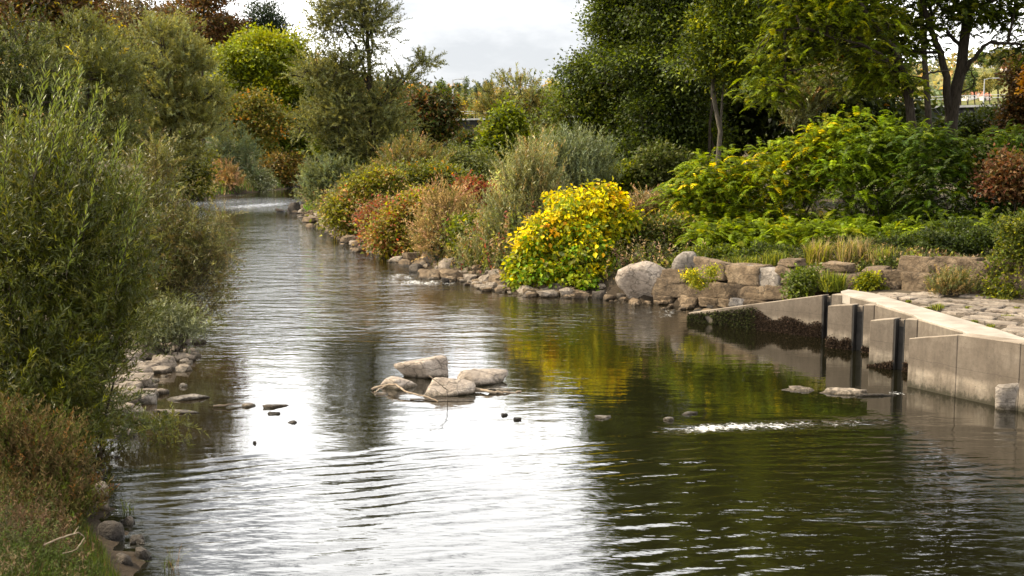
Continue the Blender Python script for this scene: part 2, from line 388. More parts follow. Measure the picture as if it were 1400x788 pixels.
def axis(stops):
    v = [stops[0][0]]
    for (a, s0), (b, s1) in zip(stops[:-1], stops[1:]):
        while v[-1] < b:
            t = (v[-1] - a) / (b - a); v.append(v[-1] + s0 + (s1 - s0) * t)
    return np.array(v)
def sheet(name, xs, ys, zf, mat, attrs=None, smooth=True):
    X, Y = np.meshgrid(xs, ys); P = np.column_stack([X.ravel(), Y.ravel()])
    Z = zf(P); nx, ny = len(xs), len(ys)
    i = np.arange(ny - 1)[:, None] * nx + np.arange(nx - 1)[None, :]
    f = np.stack([i, i + 1, i + nx + 1, i + nx], -1).reshape(-1, 4)
    V = np.column_stack([P, Z])
    return mesh_np(name, V, f, mat, smooth=smooth, attrs=attrs(P) if attrs else None)

# the ground: one sheet to the horizon
gx = axis([(-3000, 500), (-300, 25), (-60, 1.6), (-16, 0.5), (14, 0.5), (40, 1.6), (300, 25), (3000, 500)])
gy = axis([(-600, 120), (-20, 5), (4, 0.5), (42, 0.5), (90, 1.2), (220, 4), (400, 30), (4000, 500)])
def field(P):
    px, py = proj(P[:, 0], P[:, 1], np.full(len(P), 1.7))
    f = sstep(66, 80, P[:, 1]) * (P[:, 0] > -7) * (P[:, 0] < 2 + 0 * P[:, 0]) * sstep(2, 6, dseg(P, RB))
    g2 = sstep(1.6, 0.4, np.hypot(P[:, 0] - 6.4, (P[:, 1] - 53) * 0.35))
    return {'field': np.clip(np.maximum(f, g2), 0, 1)}
ground = sheet("ground", gx, gy, height, M_GROUND, field); tag(ground, kind='structure', label='soil and grass of the river banks and valley floor')

# ------------------------------------------------------------------ the water sheet, with real waves
VL = np.array([(-400, 690), (0, 655), (140, 640), (290, 622), (600, 608), (860, 601), (900, 598), (1000, 592), (1250, 584), (1800, 582)], float)
def vline(px): return np.interp(px, VL[:, 0], VL[:, 1])
wr = np.random.default_rng(11)
WAVES = []
for k in range(46):
    lam = wr.uniform(0.19, 0.48); th = math.radians(wr.normal(24, 10)); WAVES.append((lam, th, wr.uniform(0, 6.28), wr.uniform(0.6, 1.3)))
def wave_h(P):
    x, y = P[:, 0], P[:, 1]
    px, py = proj(x, y, 0 * x)
    down = sstep(-1, 6, py - vline(px)) * (y > 0)
    p3 = np.column_stack([x, y, 0 * x])
    amp = 0.60 + 0.40 * wob(p3 * np.array([1, .5, 1]), 0.9, 9)
    zs = []
    for rot, sd_ in ((0.0, 0.0), (-0.34, 2.1)):            # the crests lie flatter towards the weir side
        z = 0
        for lam, th, ph, w in WAVES:
            k = 2 * math.pi / lam; c = th + rot
            u = -math.sin(c) * x + math.cos(c) * y + 0.03 * np.sin(x * 1.7 + ph)
            z = z + w * lam * np.sin(k * u + ph + sd_ * ph + 0.30 * np.sin(0.9 * x + 3 * ph))
        zs.append(z)
    wgt = sstep(1.5, 6.5, x + 0.4 * np.sin(y * 1.3))
    z = zs[0] * (1 - wgt) + zs[1] * wgt
    z = z * (0.095 * math.sqrt(2 / len(WAVES)) / (2 * math.pi)) * down * amp
    z = z + 0.007 * np.exp(-((py - vline(px) - 1) / 5.0) ** 2) * (y > 0) * (0.35 + 0.65 * sstep(700, 950, px))
    ring = np.hypot(x + 1.2, y - 22)
    z = z + 0.0012 * np.sin(ring * 13) * np.exp(-((ring - 2.4) / 1.3) ** 2) * (1 - down)
    far = sstep(24, 34, y)
    z = z + far * 0.004 * wob(p3 * np.array([0.6, 1, 1]), 2.2, 21)
    return z
def water_attr(P):
    x, y = P[:, 0], P[:, 1]; px, py = proj(x, y, 0 * x)
    down = sstep(-2, 16, py - vline(px))
    def blob(cx, cy, rx, ry): return np.exp(-(((px - cx) / rx) ** 2 + ((py - cy) / ry) ** 2))
    rip = 0.06 - 0.012 * down
    rip = rip + 0.55 * blob(400, 390, 150, 32) + 0.45 * blob(420, 345, 110, 14) + 2.6 * blob(325, 279, 110, 9) + 0.35 * blob(700, 440, 240, 22)
    rip = rip + 0.5 * blob(830, 425, 110, 14) + 0.35 * blob(590, 390, 70, 10) + 0.5 * blob(360, 440, 120, 40) * 0.5
    rip = rip + 0.35 * blob(1180, 690, 160, 60) + 0.30 * blob(420, 385, 190, 55) + .65 * blob(410, 330, 150, 38)
    ridge = np.exp(-((py - vline(px) + 8) / 7.5) ** 2) * sstep(870, 930, px) * sstep(1330, 1150, px)
    rip = rip + 0.9 * ridge
    rip = rip * (0.85 + 0.35 * wob(np.column_stack([x, y * 0.5, 0 * x]), 0.5, 31)).clip(0.4, 1.4)
    foam = 0.70 * ridge * (0.85 + 0.45 * np.exp(-((px - 990) / 80) ** 2))
    foam = foam + 0.95 * blob(885, 427, 60, 5) + 0.75 * blob(920, 434, 45, 3.5) + 0.62 * blob(780, 418, 90, 14)
    foam = foam + 0.9 * blob(585, 387, 75, 4.5) + 0.7 * blob(550, 378, 40, 5) + 1.0 * blob(330, 281, 105, 9) + 0.5 * blob(410, 372, 90, 10)
    foam = foam + 0.75 * blob(350, 303, 60, 2.5) + 0.85 * blob(1225, 538, 45, 3.5) + 0.55 * blob(820, 448, 120, 7) + 0.6 * blob(385, 262, 40, 2.0)
    foam = foam * np.clip(.75 + .8 * wob(np.column_stack([x * .55, y * .16, 0 * x]), 1.0, 51), 0, 1.3)
    sh = np.clip(1.0 - dseg(P, LB) / 3.0, 0, 1) * (py > 470) * (py < 640) + 0.8 * blob(620, 410, 130, 16)
    return {'chop': down, 'rip': rip, 'foam': np.clip(foam, 0, 1), 'shallow': np.clip(sh, 0, 1)}
wx = axis([(-90, 6), (-40, 1.0), (-9.0, 0.14), (11.5, 0.14), (20, 0.8), (40, 4), (70, 8)])
wy = axis([(3, 0.4), (11.0, 0.048), (19.2, 0.048), (22, 0.16), (40, 0.32), (90, 0.8), (300, 8)])
water = sheet("river_water", wx, wy, wave_h, M_WATER, water_attr)
tag(water, kind='structure', label='rippled river water reflecting white sky and trees')

# ------------------------------------------------------------------ hills far behind
def hill_h(P):
    x, y = P[:, 0], P[:, 1]
    az = np.arctan2(x, np.maximum(y, 1))
    el = np.interp(np.degrees(az), [-60, -30, -14, -11, -8, -5, -3, 0, 3, 8, 14, 18, 22, 26, 34, 60], [150, 150, 105, 82, 62, 50, 47, 46, 46, 44, 50, 66, 84, 84, 70, 50]) / 1000.0
    p3 = np.column_stack([x, y, 0 * x])
    top = el * y + 3
    return (top * sstep(230, 620, y) * (1 + 0.10 * wob(p3, 0.02, 41)) + 2.0 * wob(p3, 0.09, 43) * sstep(250, 350, y)) - 4.0 * (1 - sstep(225, 262, y)) + 1.2
hx = axis([(-900, 20), (-150, 9), (320, 9), (900, 20)]); hy = axis([(225, 10), (700, 14)])
hills = sheet("hills", hx, hy, hill_h, M_HILL); tag(hills, kind='structure', label='wooded hillside in autumn colours')

# ------------------------------------------------------------------ foliage engine
def nrm(v): return v / np.maximum(np.linalg.norm(v, axis=-1, keepdims=True), 1e-9)
TRI = [False]
def leaf_quads(P, D, N, L, Wd, fold=0.18):
    """folded diamond leaves: base, side, tip, side"""
    D = nrm(D); S = nrm(np.cross(D, N)); Nn = np.cross(S, D)
    L = np.broadcast_to(np.asarray(L, float), (len(P),))[:, None]; Wd = np.broadcast_to(np.asarray(Wd, float), (len(P),))[:, None]
    if TRI[0]:                                        # small far leaves: one triangle each
        a_ = P + D * L * 0.30 + Nn * Wd * fold
        V = np.stack([P - D * L * .05 - S * Wd * 0.28, a_ + S * Wd * 0.72, P + D * L], 1).reshape(-1, 3)
        return V, np.arange(len(P) * 3).reshape(-1, 3)
    mid = P + D * L * 0.45 + Nn * Wd * fold
    V = np.stack([P, mid + S * Wd * 0.5, P + D * L, mid - S * Wd * 0.5], 1).reshape(-1, 3)
    f = np.arange(len(P) * 4).reshape(-1, 4)
    return V, f
def pal_pick(rng, pal, n):
    cols = np.array([c for c, w in pal]); w = np.array([w for c, w in pal], float); w /= w.sum()
    return cols[rng.choice(len(cols), n, p=w)]
def clump_points(rng, lobes, n, gap=0.0, shell=0.40, seed=0):
    C = np.array([l[0] for l in lobes]); R = np.array([l[1] for l in lobes])
    w = (R[:, 0] * R[:, 1] * R[:, 2]) ** 0.62; w /= w.sum()
    out_p, out_o, out_l = [], [], []; got = 0
    for it in range(8):
        k = rng.choice(len(C), n * 2, p=w)
        d = nrm(rng.normal(size=(n * 2, 3)))
        r = rng.uniform(0, 1, n * 2) ** shell
        r = r * (1 + 0.16 * wob(d * 2.2 + k[:, None] * 3.1, 1.6, seed + 3)) 
        p = C[k] + d * R[k] * r[:, None]
        keep = np.ones(len(p), bool)
        if gap > 0:
            sc = 2.6 / np.mean(R)
            keep &= wob(p, sc * 1.6, seed + 9) > (-1.0 + 1.25 * gap)
        keep &= p[:, 2] > 0.15
        out_p.append(p[keep]); out_o.append(nrm(d / R[k])[keep]); out_l.append(k[keep]); got += keep.sum()
        if got >= n: break
    return np.vstack(out_p)[:n], np.vstack(out_o)[:n], np.concatenate(out_l)[:n]
def bough_points(rng, lobes, n, gap, shell, seed, nb, br):
    B, BO, BK = clump_points(rng, lobes, nb, gap, shell * .8, seed)
    nb = len(B); k = rng.integers(0, nb, n); sz = br * rng.uniform(.6, 1.3, nb)
    d = nrm(rng.normal(size=(n, 3))); d[:, 2] = np.abs(d[:, 2]) * np.where(rng.uniform(size=n) < .8, 1, -.5)
    q = d * (rng.uniform(.15, 1, n) ** .5)[:, None] * sz[k][:, None] * np.array([1, 1, .55])
    q -= np.array([0, 0, .25]) * (np.hypot(q[:, 0], q[:, 1]) ** 2 / sz[k])[:, None]
    return B[k] + q, nrm(d + BO[k] * .8), BK[k]
def foliage(rng, lobes, n, m, style, st, pal, gap=0.0, shell=0.40, pal_lo=None, zsplit=None, var=0.22, bough=None):
    """returns V, f, col, clump centres, lobe index"""
    P0, O, K = clump_points(rng, lobes, n, gap, shell, int(rng.integers(1000))) if bough is None else bough_points(rng, lobes, n, gap, shell, int(rng.integers(1000)), *bough)
    n = len(P0)
    cc = pal_pick(rng, pal, n)
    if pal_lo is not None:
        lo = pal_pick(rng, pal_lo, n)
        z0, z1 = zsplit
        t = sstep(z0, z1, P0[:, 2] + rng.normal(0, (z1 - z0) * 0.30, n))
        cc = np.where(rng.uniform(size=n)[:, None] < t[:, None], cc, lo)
    cc = cc * np.exp(rng.normal(0, var, n))[:, None]
    up = np.array([0, 0, 1.0])
    if style == 'ball':
        r = st['r']
        q = rng.normal(size=(n, m, 3)) * np.array([1, 1, 0.62]) * r
        P = P0[:, None] + q
        D = nrm(q) * 0.5 + O[:, None] * 0.6 + rng.normal(size=(n, m, 3)) * 0.6 - up * st.get('droop', 0.25)
        N = up * 0.9 + O[:, None] * 0.35 + rng.normal(size=(n, m, 3)) * 0.55
        Ls, Ws = st['L'], st['W']
    elif style == 'shoot':
        S = nrm(up * st.get('up', 0.8) + O * st.get('out', 0.6) + rng.normal(size=(n, 3)) * st.get('rnd', 0.25))
        ln = st['len'] * rng.uniform(0.5, 1.35, n)
        t = (np.arange(m) + rng.uniform(0, 1, (n, m))) / m
        bend = nrm(O * np.array([1, 1, 0.0]) + 1e-6) * st.get('bend', 0.15) - up * st.get('sag', 0.10)
        P = P0[:, None] + S[:, None] * (ln[:, None] * (t - 0.35))[..., None] + bend[:, None] * (ln[:, None] * t ** 2)[..., None]
        side = rng.normal(size=(n, m, 3)); side -= (side * S[:, None]).sum(-1, keepdims=True) * S[:, None]; side = nrm(side)
        D = S[:, None] * st.get('fwd', 0.8) + side * 0.75 + rng.normal(size=(n, m, 3)) * 0.15
        N = rng.normal(size=(n, m, 3)) * 0.6 + S[:, None] * 0.5 + up * 0.5
        Ls, Ws = st['L'], st['W']
    else:                                             # frond: a pinnate leaf, m must be even
        hd = nrm(O * np.array([1, 1, 0.25]) + rng.normal(size=(n, 3)) * np.array([.7, .7, .9]))
        hd[:, 2] = np.where(hd[:, 2] < 0, hd[:, 2] * .35, hd[:, 2] * .8); hd = nrm(hd)
        ln = st['len'] * rng.uniform(0.65, 1.25, n)
        h2 = m // 2
        t = 0.12 + 0.88 * (np.arange(m) // 2) / (h2 - 1)
        sgn = np.where(np.arange(m) % 2 == 0, 1.0, -1.0)
        arch = (0.55 * t - 0.75 * t ** 2)
        P = P0[:, None] + hd[:, None] * (ln[:, None] * t)[..., None] + up * (ln[:, None] * arch)[..., None]
        S = nrm(np.cross(hd, up))
        tang = nrm(hd[:, None] + up * (0.55 - 1.5 * t)[None, :, None])
        D = S[:, None] * sgn[None, :, None] * 0.85 + tang * 0.55 - up * 0.18 + rng.normal(size=(n, m, 3)) * 0.08
        N = up + rng.normal(size=(n, 1, 3)) * 0.40 + rng.normal(size=(n, m, 3)) * 0.28 - tang * 0.1
        taper = (np.sin(np.pi * np.clip(t * 0.85 + 0.12, 0, 1)) * 0.75 + 0.35)[None, :]
        Ls = (st['L'] * taper * np.ones((n, 1))).ravel(); Ws = (st['W'] * taper * np.ones((n, 1))).ravel()
    tot = n * m
    P = P.reshape(-1, 3); D = D.reshape(-1, 3); N = N.reshape(-1, 3)
    jl = rng.uniform(0.65, 1.3, tot) if 'jit' not in st else np.exp(rng.normal(0, st['jit'], tot)) * np.repeat(np.exp(rng.normal(0, st['jit'] * .7, n)), m)
    if np.ndim(Ls) == 0: Ls = Ls * jl; Ws = Ws * jl
    col = np.repeat(cc, m, 0)
    oth = pal_pick(rng, pal, tot)
    mixf = rng.uniform(0, 0.45, tot)[:, None]
    if pal_lo is not None: mixf = mixf * 0.4
    col = (col * (1 - mixf) + oth * mixf) * np.exp(rng.normal(0, 0.16, tot))[:, None]
    lum = col @ np.array([.3, .6, .1]); col = np.maximum(lum[:, None] + 1.22 * (col - lum[:, None]), .003)
    V, f = leaf_quads(P, D, N, Ls, Ws)
    return V, f, np.clip(col, 0.004, 0.9), P0, K

class Tubes:
    def __init__(s): s.V = []; s.f = []; s.n = 0
    def add(s, pts, radii, sides=6):
        pts = np.asarray(pts, float); k = len(pts)
        T = nrm(np.gradient(pts, axis=0))
        ref = np.array([0.31, 0.95, 0.1]) if abs(T[0][2]) > 0.7 else np.array([0, 0, 1.0])
        A = nrm(np.cross(T, ref)); B = np.cross(T, A)
        a = np.linspace(0, 2 * np.pi, sides, endpoint=False)
        ring = pts[:, None] + (A[:, None] * np.cos(a)[None, :, None] + B[:, None] * np.sin(a)[None, :, None]) * np.asarray(radii)[:, None, None]
        s.V.append(ring.reshape(-1, 3))
        i = np.arange(k - 1)[:, None] * sides; j = np.arange(sides)[None]; j2 = (j + 1) % sides
        f = np.stack([i + j, i + j2, i + sides + j2, i + sides + j], -1).reshape(-1, 4) + s.n
        s.f.append(f); s.n += k * sides
    def build(s, name, mat, parent=None, off=None):
        return mesh_np(name, np.vstack(s.V), np.vstack(s.f), mat, parent, off, smooth=True)
def curve(a, b, n, rng, sag=0.0, wig=0.06, up=0.0):
    a = np.asarray(a, float); b = np.asarray(b, float); t = np.linspace(0, 1, n)[:, None]
    L = np.linalg.norm(b - a)
    p = a + (b - a) * t
    p[:, 2] += (up * L * (t * (1 - t)) * 2)[:, 0] - sag * L * (t[:, 0] ** 2)
    w = rng.normal(size=(n, 3)) * wig * L / n; w[0] = 0
    p += np.cumsum(w, 0) * (1 - t * 0.7); return p

def px_lobes(Y, lobes, dep=0.85):
    out = []
    for l in lobes:
        px, py, rx, ry = l[:4]; yy = Y + (l[4] if len(l) > 4 else 0.0); s = mpp(yy)
        c = W(px, py, yy); out.append((c, np.array([rx * s, rx * s * dep, ry * s])))
    return out
SEED = [100]
def plant(name, label, cat, Y, basepx, lobes, style, st, n, m, pal, trunk=0.12, group=None, gap=0.15, shell=0.40,
          mat=None, bark=None, pal_lo=None, zf=None, twigs=0.35, dep=0.85, nstem=1, var=0.22, top=0.75, part='crown', lean=0.0, base_py=None, bough=None, scale=1.0):
    SEED[0] += 1; rng = np.random.default_rng(SEED[0])
    st = {k: (v * scale if k in ('r', 'L', 'W', 'len') else v) for k, v in st.items()}
    LB_ = px_lobes(Y, lobes, dep)
    bx = W(basepx, 300, Y)[0]; base = np.array([bx, Y, max(gz(bx, Y) - 0.08, -0.3)])
    if base_py is not None: base = W(basepx, base_py, Y)
    root = empty(name, base, label, cat, group)
    zs = None
    if pal_lo is not None:
        zmin = min(c[2] - r[2] for c, r in LB_); zmax = max(c[2] + r[2] for c, r in LB_)
        zs = (zmin + (zmax - zmin) * zf[0], zmin + (zmax - zmin) * zf[1])
    if style == 'ball' and bough is None and cat == 'shrub' and n > 100:
        mr = float(np.mean([r.mean() for c, r in LB_])); bough = (max(14, n // 8), mr * .34); gap = max(gap, .2)
    TRI[0] = Y > 30
    V, f, col, P0, K = foliage(rng, LB_, n, m, style, st, pal, gap, shell, pal_lo, zs, var, bough)
    TRI[0] = False
    T = Tubes()
    C = np.array([c for c, r in LB_]); R = np.array([r for c, r in LB_])
    ztop = max(c[2] + r[2] * top for c, r in LB_)
    if nstem == 1:
        topc = np.array([C[np.argmax(C[:, 2] + R[:, 2] * 0.6)][0] * 0.75 + bx * 0.25, Y, ztop])
        main = curve(base, topc, 10, rng, wig=0.10)
        r0 = np.linspace(1, 0.12, 10) * trunk; r0[0] *= 1.45
        T.add(main, r0, 8)
        for k, (c, r) in enumerate(LB_):
            sec = []
            zt = base[2] + (c[2] - base[2]) * rng.uniform(0.45, 0.75); zt = max(zt, base[2] + 0.2)
            i = int(np.clip(np.searchsorted(main[:, 2], zt), 1, 8)); a = main[i]
            br = curve(a, c + np.array([0, 0, r[2] * 0.25]), 6, rng, up=0.12, wig=.22)
            T.add(br, np.linspace(0.55, 0.2, 6) * r0[i] + 0.004, 6)
            idx = np.where(K == k)[0]
            kk = max(3, int(len(idx) * twigs))
            for q in idx[:min(kk, 90)]:
                nodes = np.vstack([br[1:], main[2:]] + sec[-40:])
                dd_ = np.linalg.norm(nodes - P0[q], axis=1) + 0.6 * np.maximum(0, nodes[:, 2] - P0[q][2]) + rng.uniform(0, r[0] * .3, len(nodes))
                cv = curve(nodes[np.argmin(dd_)], P0[q], 5, rng, up=0.08, wig=.18); sec.append(cv[2:])
                T.add(cv, np.linspace(0.13, 0.04, 5) * trunk + 0.004, 4)
    else:
        order = rng.permutation(len(P0))[:nstem]
        sprd = np.mean(R[:, 0]) * 0.35
        for q in order:
            a = base + np.array([rng.normal(0, sprd), rng.normal(0, sprd), 0.0])
            a[2] = max(gz(a[0], a[1]) - 0.05, -0.2) if base_py is None else base[2]
            e = P0[q]
            T.add(curve(a, e, 6, rng, up=-0.05), np.linspace(1, 0.25, 6) * trunk, 5)
    T.build('trunk' if nstem == 1 else 'stems', bark or M_BARK, root, base)
    o = mesh_np(part, V, f, mat or M_LEAF, root, base, cols=col); o['kind'] = 'stuff'
    return root

# palettes (linear albedo)
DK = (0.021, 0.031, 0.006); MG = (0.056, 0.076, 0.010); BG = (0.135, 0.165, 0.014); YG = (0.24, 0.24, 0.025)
OL = (0.100, 0.104, 0.032); OLD = (0.050, 0.055, 0.018); GG = (0.150, 0.165, 0.085); PG = (0.25, 0.25, 0.12)
YE = (0.74, 0.56, 0.05); OR = (0.50, 0.21, 0.03); RU = (0.11, 0.055, 0.026); RE = (0.25, 0.062, 0.044); BE = (0.34, 0.24, 0.12)
BR = (0.10, 0.065, 0.032); PK = (0.40, 0.25, 0.17)

# =================================================================== RIGHT SIDE: STONE WALL AND WEIR
def ico(sub):
    b = bmesh.new(); bmesh.ops.create_icosphere(b, subdivisions=sub, radius=1)
    V = np.array([v.co[:] for v in b.verts]); Fc = np.array([[v.index for v in f.verts] for f in b.faces]); b.free(); return V, Fc
ICO = {k: ico(k) for k in (2, 3, 4)}
def stone_shape(rng, size, sub=3, blocky=0.0, rough=0.07, k=26, facets=10):
    U, f = ICO[sub]
    if blocky > 0:
        Ns = [np.array(v, float) + rng.normal(0, 0.10, 3) for v in ((1, 0, 0), (-1, 0, 0), (0, 1, 0), (0, -1, 0), (0, 0, 1), (0, 0, -1))]
        ds = [1.0 + rng.normal(0, 0.05) for _ in range(6)]
        for _ in range(facets - 6 if facets > 6 else 0):
            v = rng.choice([-1, 1], 3) + rng.normal(0, 0.35, 3); Ns.append(v); ds.append(1.42 + rng.uniform(-0.10, 0.15))
        Ns = nrm(np.array(Ns))
    else:
        Ns = nrm(rng.normal(size=(facets, 3))); ds = rng.uniform(0.62, 1.05, facets)
        Ns = np.vstack([Ns, [[0, 0, 1], [0, 0, -1]]]); ds = np.concatenate([ds, [0.85, 0.8]])
    ds = np.array(ds)
    c = np.maximum(U @ Ns.T, 1e-3) / ds[None]
    k = 48 if blocky > 0 else k
    r = 1.0 / (np.sum(c ** k, 1) ** (1.0 / k)); r = np.minimum(r, 1.8)
    V = U * r[:, None]
    q = V + rng.uniform(0, 50, 3)
    V = V * (1 + rough * wob(q, 3.0, int(rng.integers(999))) + rough * 0.55 * wob(q, 9.0, int(rng.integers(999))) - rough * 1.1 * np.maximum(0, wob(q * np.array([.5, .5, 2.2]), 4.0, int(rng.integers(999))) - .35))[:, None]
    lo, hi = V.min(0), V.max(0)
    V = (V - (lo + hi) / 2) / (hi - lo) * np.asarray(size)
    return V, f
def rotz(V, a):
    c, s = math.cos(a), math.sin(a); return V @ np.array([[c, s, 0], [-s, c, 0], [0, 0, 1]])
def rotx(V, a):
    c, s = math.cos(a), math.sin(a); return V @ np.array([[1, 0, 0], [0, c, s], [0, -s, c]])
def roty(V, a):
    c, s = math.cos(a), math.sin(a); return V @ np.array([[c, 0, -s], [0, 1, 0], [s, 0, c]])
def stone_obj(name, rng, center, size, rz=0.0, tilt=0.0, mat=None, parent=None, off=None, sub=3, blocky=0.0, rough=0.035, facets=11, lean=0.0):
    V, f = stone_shape(rng, size, sub, blocky, rough, facets=facets)
    V = rotz(rotx(roty(V, tilt), lean), rz)
    me_o = mesh_np(name, V, f, mat or M_ROCK, parent, None, smooth=True)
    c = np.asarray(center, float) - (np.asarray(off) if off is not None else 0)
    me_o.location = c
    return me_o

WL_ = np.array([(3.0, 36.6), (3.4, 36.2), (6.0, 33.4), (8.8, 30.6), (9.5, 29.7), (12.2, 27.1), (15.0, 24.5), (18, 21.8)])
wl_px = proj(WL_[:, 0], WL_[:, 1], np.full(len(WL_), 1.0))[0]
def wallY(px): return float(np.interp(px, wl_px, WL_[:, 1]))
WA = -math.radians(45)
wall_stones = [  # px, py, w, h, tone
 (928,377,40,18,0),(980,369,50,27,0),(1023,376,47,25,0),(1052,380,40,27,2),(1088,378,34,26,0),(1119,380,34,24,0),
 (924,395,50,23,0),(969,397,40,21,0),(1003,399,42,21,0),(1036,402,34,20,0),(1070,401,36,19,0),(1104,402,34,18,0),
 (912,412,30,14,0),(943,413,31,17,1),(974,414,26,12,1),(996,415,28,11,0),(1016,414,24,11,2),(1042,418,30,12,0),
 (1145,384,34,22,1),(1171,387,34,22,0),(1201,375,26,17,0),(1229,381,30,21,0),(1215,393,42,15,0),(1186,398,30,12,1),
 (1258,363,36,21,0),(1283,365,18,17,0),(1309,364,38,22,1),(1334,359,16,10,1),(1352,372,56,27,1),(1263,388,46,30,0),
 (1300,392,46,31,0),(1346,394,52,30,1),(1375,397,16,20,2),(1394,388,30,28,1),(1425,378,50,30,1),(1430,402,56,26,0),(1395,364,40,16,1),
 (1150,366,30,12,1),(1085,360,26,9,1)]
wr2 = np.random.default_rng(5)
wroot = empty("stone_wall", (8.8, 30.6, 0), "rough wall of large brown stone blocks holding up the bank behind the concrete weir", "wall")
for (px, py, w, h, tone) in wall_stones:
    Y = wallY(px) + 0.1 + 0.004 * (400 - py); s = mpp(Y)
    c = W(px, py, Y)
    sz = (w * s * 1.34 + 0.03, 0.62 + wr2.uniform(-.08, .1), h * s * 1.16 + 0.02)
    c[1] += 0.16
    o = stone_obj("stone", wr2, c, sz, WA + wr2.normal(0, 0.06), wr2.normal(0, 0.035), [M_WALLROCK, M_DARKROCK, M_GREYROCK][tone] if tone != 1 else M_WALLROCK,
              wroot, wroot.location, 4 if w > 24 else 3, 1.0, 0.06, facets=8)

# ---- concrete weir
def prism(bm, pts, z0, ztops):
    """vertical prism over a plan polygon (counter-clockwise from above), a top height for every corner"""
    n = len(pts)
    b = [bm.verts.new((p[0], p[1], z0)) for p in pts]
    t = [bm.verts.new((p[0], p[1], z)) for p, z in zip(pts, ztops)]
    for i in range(n):
        j = (i + 1) % n; bm.faces.new((b[i], b[j], t[j], t[i]))
    bm.faces.new(t); bm.faces.new(b[::-1])
def bm_obj(name, bm, mat, parent=None, off=None, bev=0.0, smooth=False):
    bmesh.ops.recalc_face_normals(bm, faces=bm.faces)
    if bev > 0:
        bmesh.ops.bevel(bm, geom=[e for e in bm.edges], offset=bev, segments=1, affect='EDGES', clamp_overlap=True)
    me = bpy.data.meshes.new(name)
    if off is not None: bmesh.ops.translate(bm, verts=bm.verts, vec=(-off[0], -off[1], -off[2]))
    bm.to_mesh(me); bm.free(); me.materials.append(mat)
    if smooth:
        for p in me.polygons: p.use_smooth = True
    return link(bpy.data.objects.new(name, me), parent)
wo = (8.3, 25.0, 0.0)
weir = empty("concrete_weir", wo, "stepped concrete river weir with three slotted bays and a sloping wing wall", "weir")
def seg_wall(name, a, b, t, za, zb, z0=-0.6, bev=0.015):
    """straight wall from a to b, front face through a-b, thickness t to the far side"""
    a = np.array(a); b = np.array(b); d = (b - a) / np.linalg.norm(b - a); nn = np.array([-d[1], d[0]])   # left of a->b
    bm = bmesh.new(); prism(bm, [a, b, b + nn * t, a + nn * t], z0, [za, zb, zb, za])
    return bm_obj(name, bm, M_CONC, weir, wo, bev)
E = lambda S, s: (S[0] + s, S[1] - s)
teeth = {'A': ((4.86, 31.1), 2.896, 3.067, 3.276, 0.24, 1.08, 1.13), 'B': ((7.50, 26.8), .455, .651, .84, 0.99, 1.08, 1.12), 'C': ((7.72, 24.3), .39, .563, .756, 1.00, 1.10, 1.13)}
for kx, (S0, s1, s2, s3, z0t, z1t, z3t) in teeth.items():
    p0, p1, p2, p3 = S0, E(S0, s1), E(S0, s2), E(S0, s3)
    seg_wall('wing_wall' if kx == 'A' else 'pier', p0, p1, 0.32, z0t, z1t)
    seg_wall('pier_block', p2, p3, 0.34, z3t - 0.015, z3t)
    # recessed back of the stop-log slot and its steel channel, blackened for recess shade
    nn = np.array([0.7071, 0.7071]); a = np.array(p1) + nn * 0.17; b = np.array(p2) + nn * 0.17
    seg_wall('slot_back', a + np.array([-.004, .004]), b + np.array([.004, -.004]), 0.15, z1t - 0.05, z1t - 0.04, bev=0)
    for q, sgn in ((p1, 1), (p2, -1)):
        q = np.array(q); d = np.array([0.7071, -0.7071]) * sgn
        bm = bmesh.new(); g0 = q + d * 0.002 + nn * 0.012; g1 = q + d * 0.035 + nn * 0.012; g2 = q + d * 0.035 + nn * 0.165; g3 = q + d * 0.002 + nn * 0.165
        pts = [g0, g1, g2, g3] if sgn > 0 else [g1, g0, g3, g2]
        prism(bm, pts, -0.5, [z1t - 0.012] * 4); bm_obj('slot_channel', bm, M_STEEL, weir, wo)
    bm = bmesh.new(); a = np.array(p1) + np.array([.03, -.03]) + nn * 0.10; b = np.array(p2) - np.array([.03, -.03]) + nn * 0.10
    a = a + nn * .04; b = b + nn * .04
    prism(bm, [a, b, b + nn * 0.025, a + nn * 0.025], -0.5, [z1t - 0.18] * 4); bm_obj('stop_log', bm, M_STEEL, weir, wo)  # stop log in the same near-black tone, recess shade put into its colour
# inner bay walls (facing the river), coping and the long end wall
A3 = E(teeth['A'][0], 3.276); B3 = E(teeth['B'][0], .84); C3 = E(teeth['C'][0], .756)
inner = [(A3, (8.47, 26.2)), (B3, (8.56, 24.0)), (C3, (8.72, 21.75))]
for a, b in inner:
    a = np.array(a) + np.array([0.004, -0.004]); seg_wall('bay_wall', a, b, 0.5, 1.125, 1.125, bev=0.012)
bm = bmesh.new()
cop = [A3, (8.47, 26.25), (8.40, 25.95), (8.57, 24.1), (8.50, 23.55), (8.73, 21.8), (8.62, 21.1), (9.55, 20.3), (9.50, 22.0), (9.22, 25.0), (8.95, 27.9), (8.55, 28.75), (8.25, 28.35)]
prism(bm, cop, 0.92, [1.16] * len(cop)); bm_obj('coping', bm, M_COPE, weir, wo, 0.012)
D0 = (7.80, 22.12); D1 = (8.36, 21.10); D2 = (9.0, 19.95); D3 = (11.6, 15.3)
def cap_wall(name, a, b, t, za, zb):
    o = seg_wall(name, a, b, t, za, zb)
    o2 = None
    return o
cap_wall('end_wall', D0, D1, 0.36, 0.96, 1.19)
dd = np.array([D2[0] - D1[0], D2[1] - D1[1]]); dd /= np.linalg.norm(dd); e0 = np.array(D1) + dd * 0.003
